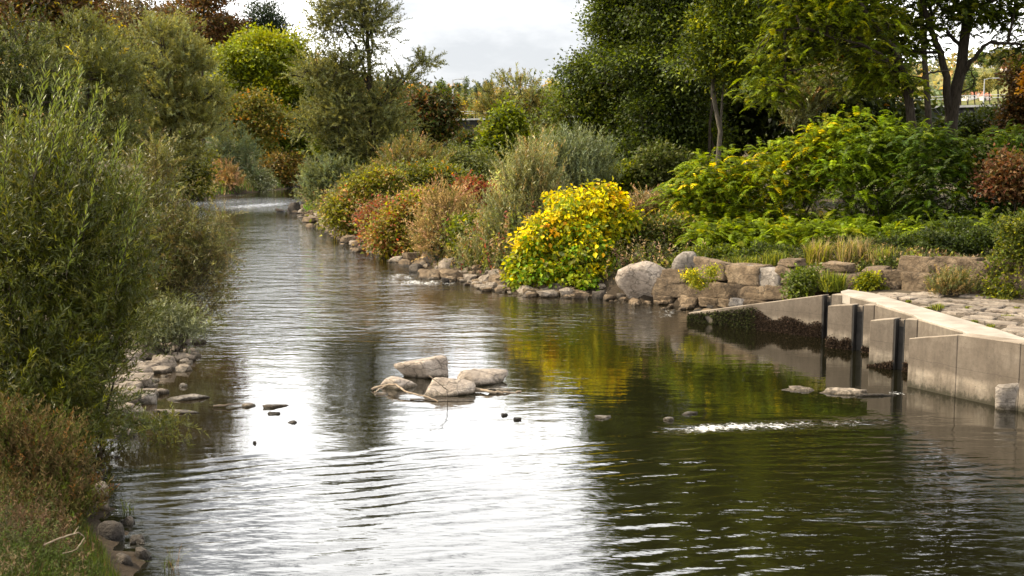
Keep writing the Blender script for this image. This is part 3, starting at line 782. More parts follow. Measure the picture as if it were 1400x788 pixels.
for i in range(5):
    a = e0 + dd * (1.35 * i); b = e0 + dd * (1.35 * i + 1.344); seg_wall('end_wall', a, b, 0.40, 1.19 + 0.03 * i, 1.19 + 0.03 * (i + 1), bev=0.010)
# paved apron bed
bm = bmesh.new()
bed = [(9.2, 20.9), (11.9, 15.6), (20, 15), (18.2, 21.6), (12.4, 27.2), (9.7, 29.6), (8.6, 29.0), (8.98, 27.9), (9.22, 25.0), (9.50, 22.0)]
prism(bm, bed, -0.4, [1.02, 1.06, 1.3, 1.3, 1.16, 1.08, 1.05, 1.03, 1.02, 1.02])
pave = bm_obj("pavement", bm, simple("joint_soil", (0.035, 0.027, 0.018), (0.09, 0.072, 0.05), 8, 0.95, 0.1)); tag(pave, kind='structure', label='apron of pale flat stones behind the weir coping')
pr = np.random.default_rng(8)
BEDP = np.array(bed); ctr = BEDP.mean(0)
u = np.array([0.75, -0.66]); u /= np.linalg.norm(u); v = np.array([-u[1], u[0]])
org = np.array([9.2, 20.9]); row = -4.0; cnt = 0
while row < 11:
    rh = pr.uniform(0.26, 0.46); t0 = -9.0 + pr.uniform(0, .4)
    while t0 < 9:
        lw = pr.uniform(0.35, 0.95)
        cs = [org + u * a + v * b for a, b in ((t0, row), (t0 + lw, row), (t0 + lw, row + rh), (t0, row + rh))]
        mid = sum(cs) / 4
        ok = inside(np.array(cs), BEDP).all()
        vis = proj(mid[0], mid[1], 1.05)[0] < 1440
        if ok and vis and cnt < 290:
            jit = [c + (mid - c) * 0.10 + pr.normal(0, 0.028, 2) for c in cs]
            extra = []
            for i in range(4):
                extra.append(jit[i]); extra.append((jit[i] + jit[(i + 1) % 4]) / 2 + pr.normal(0, 0.02, 2))
            zt = 1.085 + pr.uniform(-0.025, 0.045) + 0.014 * max(0, mid[0] - 9.5)
            bm = bmesh.new(); tl = [(zt + pr.normal(0, 0.008)) for _ in extra]
            b_ = [bm.verts.new((p[0], p[1], zt - 0.15)) for p in extra]; m_ = [bm.verts.new((p[0], p[1], z - 0.02)) for p, z in zip(extra, tl)]
            i_ = [bm.verts.new((*(p + (mid - p) * 0.09), z)) for p, z in zip(extra, tl)]
            nE = len(extra)
            for q in range(nE):
                j = (q + 1) % nE
                bm.faces.new((b_[q], b_[j], m_[j], m_[q])); bm.faces.new((m_[q], m_[j], i_[j], i_[q]))
            bm.faces.new(i_)
            bm_obj('stone', bm, M_PAVE, pave); cnt += 1
        t0 += lw
    row += rh
# dark moss and dead weed hanging on the weir's waterline
def moss(label, name, S0, sA, sB, ztop, n, pal, size, seed):
    r = np.random.default_rng(seed); s = r.uniform(sA, sB, n); zt = ztop(s)
    z = -0.05 + (zt + 0.05) * r.uniform(0, 1, n) ** 0.85
    keep = wob(np.column_stack([s * 2.2, z * 2.5, 0 * s]), 2.3, seed) > (-1.3 + (1.5 if name == 'dead_weed' else .5) * np.clip(z / np.maximum(zt, .01), 0, 1))
    keep &= r.uniform(size=n) < np.clip(1.45 - 1.35 * (z / np.maximum(zt, .01)), 0.07, 1)
    s, z = s[keep], z[keep]; k = len(s)
    nn = np.array([-0.7071, -0.7071, 0.0])
    P = np.column_stack([S0[0] + s, S0[1] - s, z]) + nn * r.uniform(-0.005, 0.06, k)[:, None]
    D = r.normal(size=(k, 3)) * 0.7 + nn * 0.5 - np.array([0, 0, 0.7]); N = nn + r.normal(size=(k, 3)) * 0.8
    V, f = leaf_quads(P, D, N, size * r.uniform(0.6, 1.5, k), size * 0.8 * r.uniform(0.6, 1.4, k), 0.4)
    o = mesh_np(name, V, f, M_DRY, weir, wo, cols=pal_pick(r, pal, k) * np.exp(r.normal(0, .3, k))[:, None]); o['kind'] = 'stuff'
DKB = [((0.018, 0.012, 0.008), 3), ((0.04, 0.026, 0.016), 2), ((0.07, 0.045, 0.03), 1)]
moss('', 'moss', teeth['A'][0], 0.02, 1.55, lambda s: 0.20 + 0.27 * s, 9000, [((0.02, 0.022, 0.008), 3), ((0.045, 0.05, 0.014), 2), ((0.02, 0.014, 0.01), 2)], 0.05, 61)
moss('', 'dead_weed', teeth['A'][0], 1.45, 2.89, lambda s: 0.44 + 0.10 * np.sin(s * 9), 11050, DKB, 0.036, 62)
moss('', 'dead_weed', teeth['B'][0], 0.0, .45, lambda s: 0.27 + 0.05 * np.sin(s * 20), 2550, DKB, 0.036, 63)
moss('', 'dead_weed', teeth['B'][0], .66, .84, lambda s: 0.25 + 0 * s, 850, DKB, 0.036, 64)
moss('', 'dead_weed', teeth['C'][0], 0.0, .39, lambda s: 0.06 + 0.42 * s, 1530, DKB, 0.036, 65)
moss('', 'dead_weed', teeth['C'][0], .57, .75, lambda s: 0.25 + 0 * s, 850, DKB, 0.036, 66)

# =================================================================== ROCKS
rr = np.random.default_rng(21)
def rock(px, pyb, w, h, label, mat=None, group=None, Y=None, rgh=None, sink=0.25, sub=3, tilt=None, rz=None, dep=0.8, name="rock", facets=11, z=0.0, blocky=0.0, k_seed=None):
    """a rock whose visible bottom edge is at (px, pyb)"""
    rg = rr if k_seed is None else np.random.default_rng(k_seed)
    p = G(px, pyb, z) if Y is None else W(px, pyb, Y)
    s = mpp(p[1]); wd = w * s; dp = wd * dep
    zt = W(px, pyb - h, p[1] + dp * .45)[2]
    if zt < p[2] + .04:                                # low flat stone: shorten it until its top clears the water
        dp = max(.12, min(dp, h * s * p[1] / H * .8)); zt = max(W(px, pyb - h, p[1] + dp * .5)[2], p[2] + .04)
    hh = (zt - p[2]) * (1 + sink) + .04
    c = np.array([p[0] * (p[1] + dp * .42) / p[1], p[1] + dp * .42, zt - hh / 2])
    o = stone_obj(name, rg, c, (wd, dp, hh), rz if rz is not None else rg.uniform(-.35, .35), tilt if tilt is not None else rg.normal(0, 0.08),
                  mat or M_ROCK, sub=sub, facets=facets, blocky=blocky, rough=rgh or .07)
    return tag(o, label, 'boulder' if w > 30 else 'rock', group)
gm = "boulders piled in midstream"
rock(577, 519, 76, 30, "pale boulder with a peaked far corner at the back of the midstream pile", M_PALE, gm, sink=.35, sub=4, tilt=-0.16, rz=0.1, facets=9, k_seed=3)
rock(545, 533, 54, 18, "low rounded boulder with green weed at its foot in the midstream pile", M_PALE, gm, sink=.5, sub=4, tilt=-.05, k_seed=8)
rock(612, 544, 76, 27, "broad flat-topped boulder at the front of the midstream pile with a twig on it", M_PALE, gm, sink=.3, sub=4, tilt=.03, rz=-.1, facets=8, k_seed=14)
rock(661, 527, 76, 21, "long wedge boulder with a dark shaded end in the midstream pile", M_PALE, gm, sink=.4, sub=4, tilt=.08, rz=.15, facets=8, k_seed=19)
rock(690, 536, 54, 5, "flat pale stone awash beside the midstream pile", M_GREYROCK, None, sink=1.5, name="flat_stone")
rock(520, 541, 22, 4, "small stone awash under the driftwood of the midstream pile", M_ROCK, None, sink=1.2)
rock(885, 404, 80, 50, "huge tilted slab boulder between the yellow shrub and the stone wall", M_PALE, None, sub=4, tilt=-0.38, rz=-.3, facets=8, sink=.2, k_seed=31, Y=35.2)
rock(937, 368, 40, 24, "pale grey boulder sitting on the left end of the stone wall", M_GREYROCK, None, Y=34.6, sink=.25, k_seed=33)
rock(860, 398, 26, 34, "dark boulder half hidden under the right side of the yellow shrub", M_DARKROCK, None, Y=37.5)
rock(874, 357, 26, 12, "brown stone in the weeds above the huge tilted slab", M_WALLROCK, None, Y=38)
for a in [(819, 409, 20, 12, "slanted brown stone at the water below the yellow shrub's right side", M_DARKROCK), (833, 411, 18, 8, "low mossy stone beside the slanted one under the yellow shrub", M_WALLROCK), (851, 410, 20, 9, "dark wet stone before the huge tilted slab", M_DARKROCK), (895, 412, 26, 8, "low dark stone at the foot of the huge tilted slab", M_DARKROCK), (971, 424, 12, 7, "mossy stone behind the tip of the wing wall", M_DARKROCK), (955, 428, 22, 5, "low wet stone touching the tip of the wing wall", M_DARKROCK)]:
    rock(a[0], a[1], a[2], a[3], a[4], a[5])
gb = "rocks along the far side bank"
bank = [(403,291,20,15,"large dark grey boulder at the far bend beside white water",1),(384,290,17,4,"flat dark stone lying out in the water at the far bend",1),(412,292,11,6,"pale stone between the dark bend boulder and bright grass",0),
 (435,297,12,6,"small brown stone below the bright grass patch at the bend",0),(442,302,12,4,"thin pale stone next along from the bright grass patch",0),(446,308,18,9,"pale slanted slab where the yellow bushes begin",0),
 (461,318,13,8,"brown stone under the yellow bushes, set back from the water",1),(461,325,13,5,"low stone at the water under the yellow bushes",1),(476,326,18,9,"broad stone at the water under the red twigs",0),
 (494,327,15,13,"upright blocky stone above the dark gap in the bank",0),(492,336,13,7,"squat stone reflected in still brown water",1),(506,336,11,12,"tall pale stone under the yellow green bush",0),
 (507,346,14,7,"dark low stone before the tall pale one",1),(521,350,17,8,"pale lumpy stone at the water's edge below the yellow green bush",0),(543,359,24,9,"wide flat stone below the red and yellow bush",0),
 (568,360,16,9,"pale stone beneath the dry beige bush",0),(571,373,24,13,"dark pyramid shaped rock standing out in the water",1),(577,381,10,6,"small pale rock alone in the shallows before the pyramid rock",0),
 (594,382,22,4,"flat slab just awash before the beige bush",0),(609,387,12,7,"small black rock alone in the riffle",1),(609,365,24,13,"tilted brown slab under the dry beige bush",0),(617,375,38,23,"large slanted boulder under the dry beige bush",0),
 (636,371,15,15,"dark upright rock against the large slanted boulder",1),(630,380,17,10,"pale rounded rock before the large slanted boulder",0),(635,385,13,5,"low pale rock in the shallows below the rounded one",0),
 (652,371,24,11,"dark tilted rock under the pale feathery willow",1),(652,383,30,13,"long dark loaf shaped rock under the feathery willow",1),(673,384,14,14,"upright pinkish rock at the end of the loaf shaped one",0),
 (657,386,14,6,"small pale rock before the long loaf shaped one",0),(659,395,22,7,"low pale rock furthest out below the feathery willow",0),(677,396,16,11,"pale angular rock near the yellow shrub's left edge",0),
 (689,395,11,9,"dark angular rock near the yellow shrub's left edge",1),(702,398,19,9,"brown rock tucked under the yellow shrub's left edge",0)]
for (px, py, w, h, lab, t) in bank: rock(px, py, w, h, lab, M_DARKROCK if t else M_ROCK, gb, sub=3)
gw = "small stones breaking the water"
for (px, py, w, h, lab, m) in [(380,558,42,5,"long flat brown stone awash past the driftwood stick",M_WALLROCK),(374,567,19,4,"dark small stone just below the long flat brown one",M_DARKROCK),(398,580,20,4,"reddish dark stone lying by itself in calm white water",M_DARKROCK),
    (350,607,9,4,"tiny brown stone nearest the rippled edge on the white water",M_DARKROCK),(707,575,12,4,"small dark stone of the pair below the midstream pile, farther from it",M_DARKROCK),(690,569,10,3,"small dark stone of the pair below the midstream pile, nearer to it",M_DARKROCK),
    (914,575,15,5,"round grey stone above the foam streak",M_GREYROCK),(942,567,26,4,"thin pale flat stone beyond the round grey one",M_GREYROCK),(825,573,26,4,"pale flat stone in dark water near the yellow reflection",M_GREYROCK),
    (1094,536,58,7,"flat tan slab awash farther out from the concrete weir",M_ROCK),(1155,541,70,9,"flat tan slab with lapping water nearest the concrete weir",M_ROCK),(1195,542,60,4,"wet flat stone awash between the tan slab and the weir",M_DARKROCK)]:
    rock(px, py, w, h, lab, m, gw, sink=1.4, dep=0.6 if w < 50 else 0.5, tilt=0.03, rz=0.1, sub=4 if w > 50 else 3, rgh=.16 if w > 50 else .09, facets=7)
rock(1392, 562, 66, 42, "big pale concrete-like block standing in water at the foot of the end wall", M_GREYROCK, None, blocky=1.0, facets=6, rz=-.25, sink=.5, dep=.55, tilt=0, sub=4, k_seed=5)
gl = "stones on the shallow bar under the willows"
lefts = [(187,471,24,18,"pale stone highest on the bar behind willow twigs",0),(214,483,24,16,"grey rounded stone behind the tan boulder on the bar",0),(187,507,24,14,"pinkish bright stone beside the willow twigs",2),(226,507,42,21,"tan boulder at the water's edge of the bar",0),
 (248,495,40,13,"flat tan slab behind the tan boulder at the end of the bar",0),(254,498,18,8,"small hollow stone at the tip of the bar",0),(157,526,22,7,"low stone deep under the willow branches",0),(201,553,32,18,"pale wedge stone standing in the dark shallows",2),
 (220,540,22,8,"flat grey stone beyond the pale wedge",0),(251,530,10,6,"tiny white stone in the dark shallows",2),(258,548,58,9,"long cream slab lying in the shallows",2),(118,549,24,15,"stone at the bank under dense willow leaves",0),
 (134,535,16,6,"small tan stone next to the bank under the willow",0),(152,537,18,7,"flat reddish stone in the shallows under the willow",0),(168,566,66,8,"long pale slab nearest the bank in the front line of the bar",2),(242,566,66,6,"long thin slab awash in the front line of the bar",0),(340,557,20,5,"small brown stone at the end of the driftwood stick",0)]
for (px, py, w, h, lab, m) in lefts: rock(px, py, w, h, lab, [M_ROCK, M_DARKROCK, M_GREYROCK][m], gl, sink=.6, dep=.7)
for (px, py, w, h, lab) in [(135,683,26,24,"rounded pale rock showing from the grassy near bank"),(143,700,20,14,"smaller rock under the rounded pale one on the near bank"),(150,742,40,28,"dark rough rock at the edge of the grassy near bank"),(172,778,30,22,"dark rock lowest on the near bank at the water")]:
    rock(px, py, w, h, lab, M_ROCK if 'pale' in lab else M_DARKROCK, None, sink=.4)

def stick(name, label, pts, r, mat, forks=()):
    rng = np.random.default_rng(len(label)); T = Tubes()
    def dens(p):
        p = np.array(p); t = np.linspace(0, 1, len(p)); tt = np.linspace(0, 1, len(p) * 4)
        return np.column_stack([np.interp(tt, t, p[:, i]) for i in range(3)]) + rng.normal(0, r * 0.25, (len(tt), 3))
    q = dens(pts); T.add(q, np.linspace(1, 0.45, len(q)) * r, 6)
    for f in forks: q = dens(f); T.add(q, np.linspace(0.7, 0.25, len(q)) * r, 5)
    o = T.build(name, mat); return tag(o, label, 'driftwood')
def pz(px, py, z): return G(px, py, z)
stick("driftwood", "pale bent driftwood branch lying against the midstream boulders", [pz(508, 532, .03), pz(528, 527, .10), pz(541, 526, .14), pz(557, 537, .08), pz(580, 542, .05), pz(599, 549, .01)], 0.026, M_WOOD, [[pz(528, 527, .1), pz(518, 533, .03), pz(512, 537, .0)]])
stick("driftwood", "thin dark twig bent over the front midstream boulder", [pz(587, 514, .50), pz(602, 526, .40), pz(611, 533, .27), pz(612, 543, .03)], 0.012, M_TWIG)
stick("driftwood", "thin dark stick floating before the midstream boulders", [pz(561, 547, .01), pz(600, 545, .03), pz(648, 545, .03)], 0.015, M_TWIG)
stick("driftwood", "long dark stick lying across the end of the stone bar", [pz(292, 556, .02), pz(310, 554, .05), pz(331, 552, .04)], 0.022, M_TWIG)
stick("driftwood", "pale root lying awash at the right of the midstream boulders", [pz(648, 532, .05), pz(668, 536, .04), pz(690, 537, .02), pz(712, 536, 0.0)], 0.035, M_WOOD)
stick("driftwood", "pale forked dead branch on the grassy near bank", [pz(60, 745, 1.0), pz(85, 735, 1.0), pz(108, 728, .95), pz(116, 735, .85), pz(104, 752, .8), pz(85, 757, .8)], 0.007, M_WOOD, [[pz(100, 731, .95), pz(108, 720, 1.0)]])

# =================================================================== TREES AND SHRUBS
far_shoot = dict(len=1.6, L=0.30, W=0.075, up=0.7, out=0.7, rnd=0.3)
# ---- left hillside and far left bank
plant("rust_tree", "tall rust brown tree rising highest behind the left hillside trees", "tree", 190, 285, [(290, 15, 34, 40), (262, 35, 34, 35), (318, 60, 14, 40), (275, -40, 40, 40)], 'ball', dict(r=0.9, L=0.38, W=0.27), 800, 36, [(RU, 4), (BR, 3), (OLD, 2), (OR, .5)], 0.35, gap=.35, scale=1.15, bough=(70, 2.2))
plant("bare_tree", "half bare brown tree with thin twigs at the top of the left hillside", "tree", 142, 200, [(200, 8, 50, 38), (235, 35, 35, 30), (160, 20, 35, 30), (200, 70, 40, 40)], 'ball', dict(r=1.0, L=0.30, W=0.16), 320, 22, [(BR, 4), (OLD, 3), (RU, 2)], 0.35, gap=.45, twigs=.9, scale=1.2)
plant("brown_tree", "dark brown leaved tree with yellow sprays at the upper left corner", "tree", 115, 75, [(70, 5, 60, 45), (20, 30, 50, 50), (110, 25, 40, 32), (60, -50, 60, 50)], 'ball', dict(r=0.8, L=0.38, W=0.24), 460, 40, [(BR, 4), (RU, 2), (OLD, 3), (YE, .35)], 0.35, scale=1.15)
plant("pine_tree", "dark round topped pine standing against the sky behind the bright green tree", "tree", 200, 363, [(362, 22, 26, 24), (378, 38, 18, 14), (345, 40, 18, 16), (364, 70, 18, 30)], 'ball', dict(r=0.9, L=0.55, W=0.20), 240, 40, [((.018, .03, .016), 3), (DK, 2)], 0.4, gap=.25)
plant("willow_tree", "dark shaded willow tree at the left edge behind the near willow bush", "tree", 72, 25, [(25, 90, 60, 70), (-20, 150, 70, 90), (60, 160, 45, 60), (30, 220, 60, 50)], 'shoot', dict(far_shoot, len=1.3, L=.22, W=.06), 1500, 26, [(OLD, 3), (GG, 1.2), (DK, 2)], 0.35, scale=1.2, bough=(60, 1.6))
plant("willow_tree", "olive willow tree sprinkled with yellow leaves, beside the big round willow", "tree", 92, 120, [(120, 75, 58, 58), (85, 110, 50, 50), (150, 130, 40, 50), (110, 190, 60, 60), (165, 190, 40, 50)], 'shoot', dict(far_shoot, len=1.3, L=.25, W=.065), 1500, 28, [(OL, 4), (OLD, 2), (GG, 2), (YE, .1)], 0.35, scale=1.25, bough=(60, 1.9))
plant("willow_tree", "big round olive grey willow tree leaning over the far left bank", "tree", 108, 225, [(225, 75, 60, 48), (255, 110, 52, 52), (200, 130, 62, 55), (250, 165, 50, 50), (215, 195, 60, 48), (290, 140, 22, 30)], 'shoot', dict(far_shoot, len=1.3, L=.26, W=.07), 2200, 28, [((.17, .16, .055), 4), (GG, 3), (OL, 2), (PG, 1)], 0.45, gap=.22, scale=1.35, bough=(140, 1.5))
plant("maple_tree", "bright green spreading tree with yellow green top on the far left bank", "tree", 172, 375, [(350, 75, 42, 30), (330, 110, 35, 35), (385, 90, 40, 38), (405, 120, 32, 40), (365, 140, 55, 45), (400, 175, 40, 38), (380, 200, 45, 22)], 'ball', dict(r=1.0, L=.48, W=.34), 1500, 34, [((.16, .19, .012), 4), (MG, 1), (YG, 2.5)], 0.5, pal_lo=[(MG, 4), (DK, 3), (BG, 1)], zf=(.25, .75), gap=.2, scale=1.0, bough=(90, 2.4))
plant("rust_tree", "russet and dark green bushy tree just left of the bridge girder", "tree", 128, 595, [(588, 150, 28, 30), (606, 170, 16, 26), (588, 185, 30, 25)], 'ball', dict(r=.9, L=.45, W=.3), 330, 36, [(RU, 1.6), (OLD, 4), (DK, 2.5), (RE, .2)], 0.3)
plant("dark_tree", "dark shadowed tree mass behind the tall slim willow on the far bank", "tree", 172, 445, [(440, 140, 30, 50), (450, 190, 28, 40), (540, 140, 30, 40), (470, 120, 30, 40), (555, 170, 25, 30)], 'ball', dict(r=1.0, L=.5, W=.35), 420, 36, [(DK, 3), (OLD, 3), (MG, 1), (OR, .2)], 0.4)
gl_sh = "shrubs along the far left bank"
plant("orange_shrub", "olive orange shrub below the bright green tree", "shrub", 150, 340, [(335, 155, 40, 24), (365, 175, 26, 24), (315, 175, 30, 30)], 'ball', dict(r=.7, L=.34, W=.2), 330, 34, [(OL, 4), ((.16, .12, .035), 3), (OR, .2), (MG, 1.5)], 0.15, gl_sh, scale=1.3)
plant("willow_shrub", "grey green willow shrub with leaning stems by the white riffle", "shrub", 141, 320, [(315, 200, 32, 28), (300, 225, 28, 24), (340, 225, 20, 22)], 'shoot', dict(far_shoot, L=.3, W=.08), 420, 26, [(GG, 4), ((.10, .13, .08), 3), (OL, 1)], 0.10, gl_sh, bark=M_BARKG, scale=1.3)
plant("brown_shrub", "brown round shrub at the end of the far left bank", "shrub", 166, 385, [(385, 225, 24, 22), (400, 240, 14, 16), (370, 240, 16, 16)], 'ball', dict(r=.6, L=.32, W=.18), 280, 32, [(BR, 2), (OL, 3), (BE, .8), ((.22, .13, .035), 1.5)], 0.12, gl_sh, scale=1.3)
plant("dry_shrub", "orange beige dry shrub over the far left waterline", "shrub", 137, 312, [(305, 236, 18, 16), (318, 246, 14, 10), (285, 246, 12, 10), (305, 250, 24, 7)], 'shoot', dict(far_shoot, len=.9, L=.25, W=.05), 300, 22, [(BE, 3), (PK, 2), ((.30, .16, .06), 2), (OL, 1)], 0.05, gl_sh, mat=M_DRY, nstem=12, scale=1.3)
plant("white_shrub", "small whitish flowering shrub over bright bank grass", "shrub", 149, 352, [(352, 242, 14, 10), (365, 250, 10, 8)], 'ball', dict(r=.45, L=.25, W=.16), 130, 28, [(GG, 2), ((.42, .42, .33), 2), (MG, 1)], 0.06, gl_sh, scale=1.3)
plant("olive_shrub", "olive yellow shrub beneath the big round willow", "shrub", 122, 255, [(250, 225, 34, 24), (270, 245, 22, 18), (235, 248, 30, 20), (215, 262, 30, 16)], 'ball', dict(r=.6, L=.3, W=.18), 380, 32, [(OL, 4), (OLD, 3), (YG, .8), (MG, 1)], 0.12, gl_sh, scale=1.3)

# ---- tall slim willow on the right bank, mid distance
plant("tall_willow", "tall slim grey olive willow with a long side branch against the sky", "tree", 88, 505, [(480, -2, 48, 44), (508, 35, 40, 48), (450, 25, 36, 32), (580, 82, 22, 13), (552, 108, 24, 16), (432, 98, 36, 32), (475, 95, 42, 40), (470, 150, 52, 44), (522, 145, 40, 40), (440, 165, 40, 32), (533, 178, 40, 32), (490, 198, 48, 24), (490, -58, 30, 30)],
      'shoot', dict(far_shoot, len=1.2, L=.22, W=.065, up=.45, sag=.2), 3600, 28, [((.15, .145, .055), 4), (GG, 3), (OLD, 2), (PG, .7)], 0.30, gap=.12, twigs=.12, shell=.55, bark=M_BARK)
# ---- right bank shrubs, far to near
gr_sh = "shrubs along the far side bank"
plant("willow_tree", "large olive grey willow tree with autumn tint rising beyond the bright cone tree", "tree", 125, 715, [(710, 135, 40, 36), (735, 145, 26, 40), (680, 165, 26, 40), (720, 185, 42, 34), (676, 205, 14, 30), (700, 215, 45, 22)], 'shoot', dict(far_shoot, len=1.6, L=.34, W=.10), 1700, 28, [(OL, 3), (GG, 3), ((.20, .15, .06), 2), (PG, 1)], 0.4, gap=.2, bough=(80, 1.8))
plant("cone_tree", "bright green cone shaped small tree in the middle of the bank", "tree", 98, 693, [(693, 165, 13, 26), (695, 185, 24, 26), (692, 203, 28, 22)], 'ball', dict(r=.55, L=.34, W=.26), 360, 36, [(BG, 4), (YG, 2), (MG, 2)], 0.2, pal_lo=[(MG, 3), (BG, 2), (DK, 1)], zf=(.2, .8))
plant("grey_shrub", "grey green low shrub in front of the cone tree and bridge", "shrub", 84, 630, [(625, 225, 26, 18), (600, 235, 22, 16), (655, 228, 20, 14), (640, 243, 30, 12)], 'ball', dict(r=.5, L=.26, W=.14), 330, 30, [(GG, 3), (OL, 3), (MG, 1)], 0.08, gr_sh)
plant("dark_shrub", "dark green shrub directly under the bridge girder", "shrub", 110, 637, [(640, 205, 18, 12), (625, 210, 18, 14), (650, 214, 16, 12)], 'ball', dict(r=.6, L=.35, W=.22), 180, 32, [(DK, 3), (OLD, 2), (RU, .4)], 0.1, gr_sh)
plant("willow_shrub", "silvery green willow shrub overhanging the water at the river bend", "shrub", 86, 450, [(445, 238, 28, 26), (428, 258, 18, 20), (470, 245, 28, 26), (450, 268, 34, 14)], 'shoot', dict(far_shoot, len=1.2, L=.25, W=.065), 560, 26, [(GG, 4), ((.13, .16, .10), 3), (OL, 1)], 0.06, gr_sh)
plant("green_shrub", "vivid green shrub beside the slim willow's trunk", "shrub", 90, 470, [(465, 208, 24, 14), (450, 200, 12, 12), (490, 215, 18, 14)], 'ball', dict(r=.5, L=.3, W=.2), 210, 32, [(BG, 4), (MG, 3), (YG, 1)], 0.1, gr_sh)
plant("olive_shrub", "feathery brown olive shrub right of the slim willow's trunk", "shrub", 78, 560, [(565, 210, 30, 22), (540, 225, 26, 22), (590, 225, 26, 20), (530, 245, 30, 20)], 'shoot', dict(far_shoot, len=1.2, L=.22, W=.06), 520, 24, [(OL, 3), ((.20, .15, .07), 3), (GG, 1), (PK, .2)], 0.06, gr_sh)
plant("yellow_green_shrub", "yellow olive shrub over the row of stones past the bend", "shrub", 63, 490, [(480, 285, 28, 22), (500, 265, 30, 24), (470, 300, 20, 16), (520, 255, 26, 20), (515, 292, 20, 20)], 'ball', dict(r=.40, L=.19, W=.12), 700, 30, [(OL, 3), (YG, 2), ((.22, .18, .06), 2), (MG, 1), (BE, .6), (RE, .15)], 0.06, gr_sh)
plant("green_shrub", "green yellow shrub with dark leaves behind the red bushes", "shrub", 66, 600, [(560, 250, 30, 20), (590, 250, 32, 20), (620, 255, 24, 18), (545, 270, 26, 18)], 'ball', dict(r=.42, L=.2, W=.13), 520, 30, [(OL, 3), (MG, 2), (YG, 1.5), (OR, .08), (GG, 1)], 0.06, gr_sh)
plant("red_shrub", "dusky red twiggy shrub among yellow bushes before the beige bush", "shrub", 56, 510, [(508, 292, 16, 18), (522, 285, 14, 14), (512, 312, 14, 12)], 'ball', dict(r=.35, L=.15, W=.09), 190, 28, [(RE, 2.2), ((.18, .08, .05), 3), (OL, 2), (BE, .8)], 0.03, gr_sh)
plant("red_yellow_shrub", "red and yellow green mixed shrub above the wide flat stone", "shrub", 51, 545, [(545, 310, 28, 28), (570, 290, 26, 24), (530, 325, 20, 18), (560, 338, 22, 12)], 'ball', dict(r=.33, L=.16, W=.105), 620, 30, [(OL, 2.5), (YG, 2.5), (RE, 1.1), ((.24, .16, .06), 1.4), (BE, 1.4), (MG, 1)], 0.04, gr_sh)
plant("dry_shrub", "dry beige twiggy bush overhanging rocks at the middle of the bank", "shrub", 46, 610, [(610, 300, 38, 34), (590, 320, 30, 26), (630, 320, 30, 28), (610, 275, 32, 20), (605, 342, 34, 12)], 'shoot', dict(len=.9, L=.11, W=.035, up=.8, out=.5, rnd=.4), 900, 28, [(BE, 3), ((.26, .19, .09), 3), (OL, 1.5), (PK, 1)], 0.025, gr_sh, mat=M_DRY, nstem=40, bark=M_BARKG)
plant("red_shrub", "deep red shrub behind the dry beige bush", "shrub", 55, 655, [(655, 275, 16, 22), (640, 262, 12, 14), (660, 300, 12, 14)], 'ball', dict(r=.32, L=.16, W=.1), 230, 28, [(RE, 2.2), ((.18, .07, .045), 3), (BR, 1), (OL, 1)], 0.03, gr_sh)
plant("green_shrub", "small vivid green broadleaf bush at the rocks between beige bush and feathery willow", "shrub", 44.5, 645, [(640, 325, 14, 16), (650, 340, 14, 12), (632, 310, 10, 10)], 'ball', dict(r=.28, L=.17, W=.12), 120, 28, [(BG, 3), (YG, 2), (MG, 2)], 0.03, gr_sh)
plant("feathery_willow", "tall feathery pale yellow green willow shrub left of the yellow shrub", "shrub", 42.5, 705, [(705, 255, 28, 45), (730, 235, 30, 42), (690, 300, 30, 40), (715, 310, 28, 40), (675, 335, 24, 24), (745, 265, 24, 40), (700, 345, 26, 20), (690, 366, 30, 14), (655, 352, 22, 14)], 'shoot', dict(len=1.25, L=.13, W=.028, up=1.0, out=.3, rnd=.16), 1500, 34, [(PG, 3), (GG, 2.5), (OL, 2), (BE, 1.2)], 0.03, gr_sh, mat=M_WILLOW, nstem=45, bark=M_BARKG, shell=.6)
plant("willow_shrub", "silver green willow shrub behind the top of the yellow shrub", "shrub", 56, 795, [(785, 215, 34, 32), (815, 220, 24, 30), (760, 215, 24, 28), (800, 245, 44, 18)], 'shoot', dict(len=1.3, L=.17, W=.04, up=1.0, out=.35, rnd=.2), 900, 28, [(GG, 4), ((.15, .18, .11), 3), (OL, 1)], 0.04, gr_sh, mat=M_WILLOW, nstem=30, shell=.6)
plant("green_shrub", "bright green small shrub between the silver willow and the dark wood", "shrub", 58, 850, [(850, 245, 18, 16), (838, 255, 16, 14)], 'ball', dict(r=.35, L=.2, W=.13), 160, 28, [(BG, 3), (MG, 3), (YG, 1)], 0.04, gr_sh)
plant("weed_clump", "pinkish brown dry weeds right of the yellow shrub", "shrub", 42, 880, [(880, 285, 18, 20), (895, 300, 16, 18), (868, 300, 14, 20), (905, 280, 14, 14)], 'shoot', dict(len=.7, L=.10, W=.03, up=1.0, out=.3), 420, 22, [(PK, 1.2), (BE, 3), (OL, 3), ((.2, .14, .08), 2)], 0.012, gr_sh, mat=M_DRY, nstem=30)
plant("weed_clump", "dark green and brown undergrowth above the huge tilted slab", "shrub", 39.5, 910, [(905, 320, 30, 20), (935, 325, 28, 18), (885, 330, 20, 16), (960, 335, 26, 14), (915, 345, 26, 10)], 'ball', dict(r=.30, L=.13, W=.08), 620, 28, [(OLD, 3), (MG, 2.5), (OL, 2), (BE, .6), (YG, .5)], 0.02, gr_sh, nstem=30)

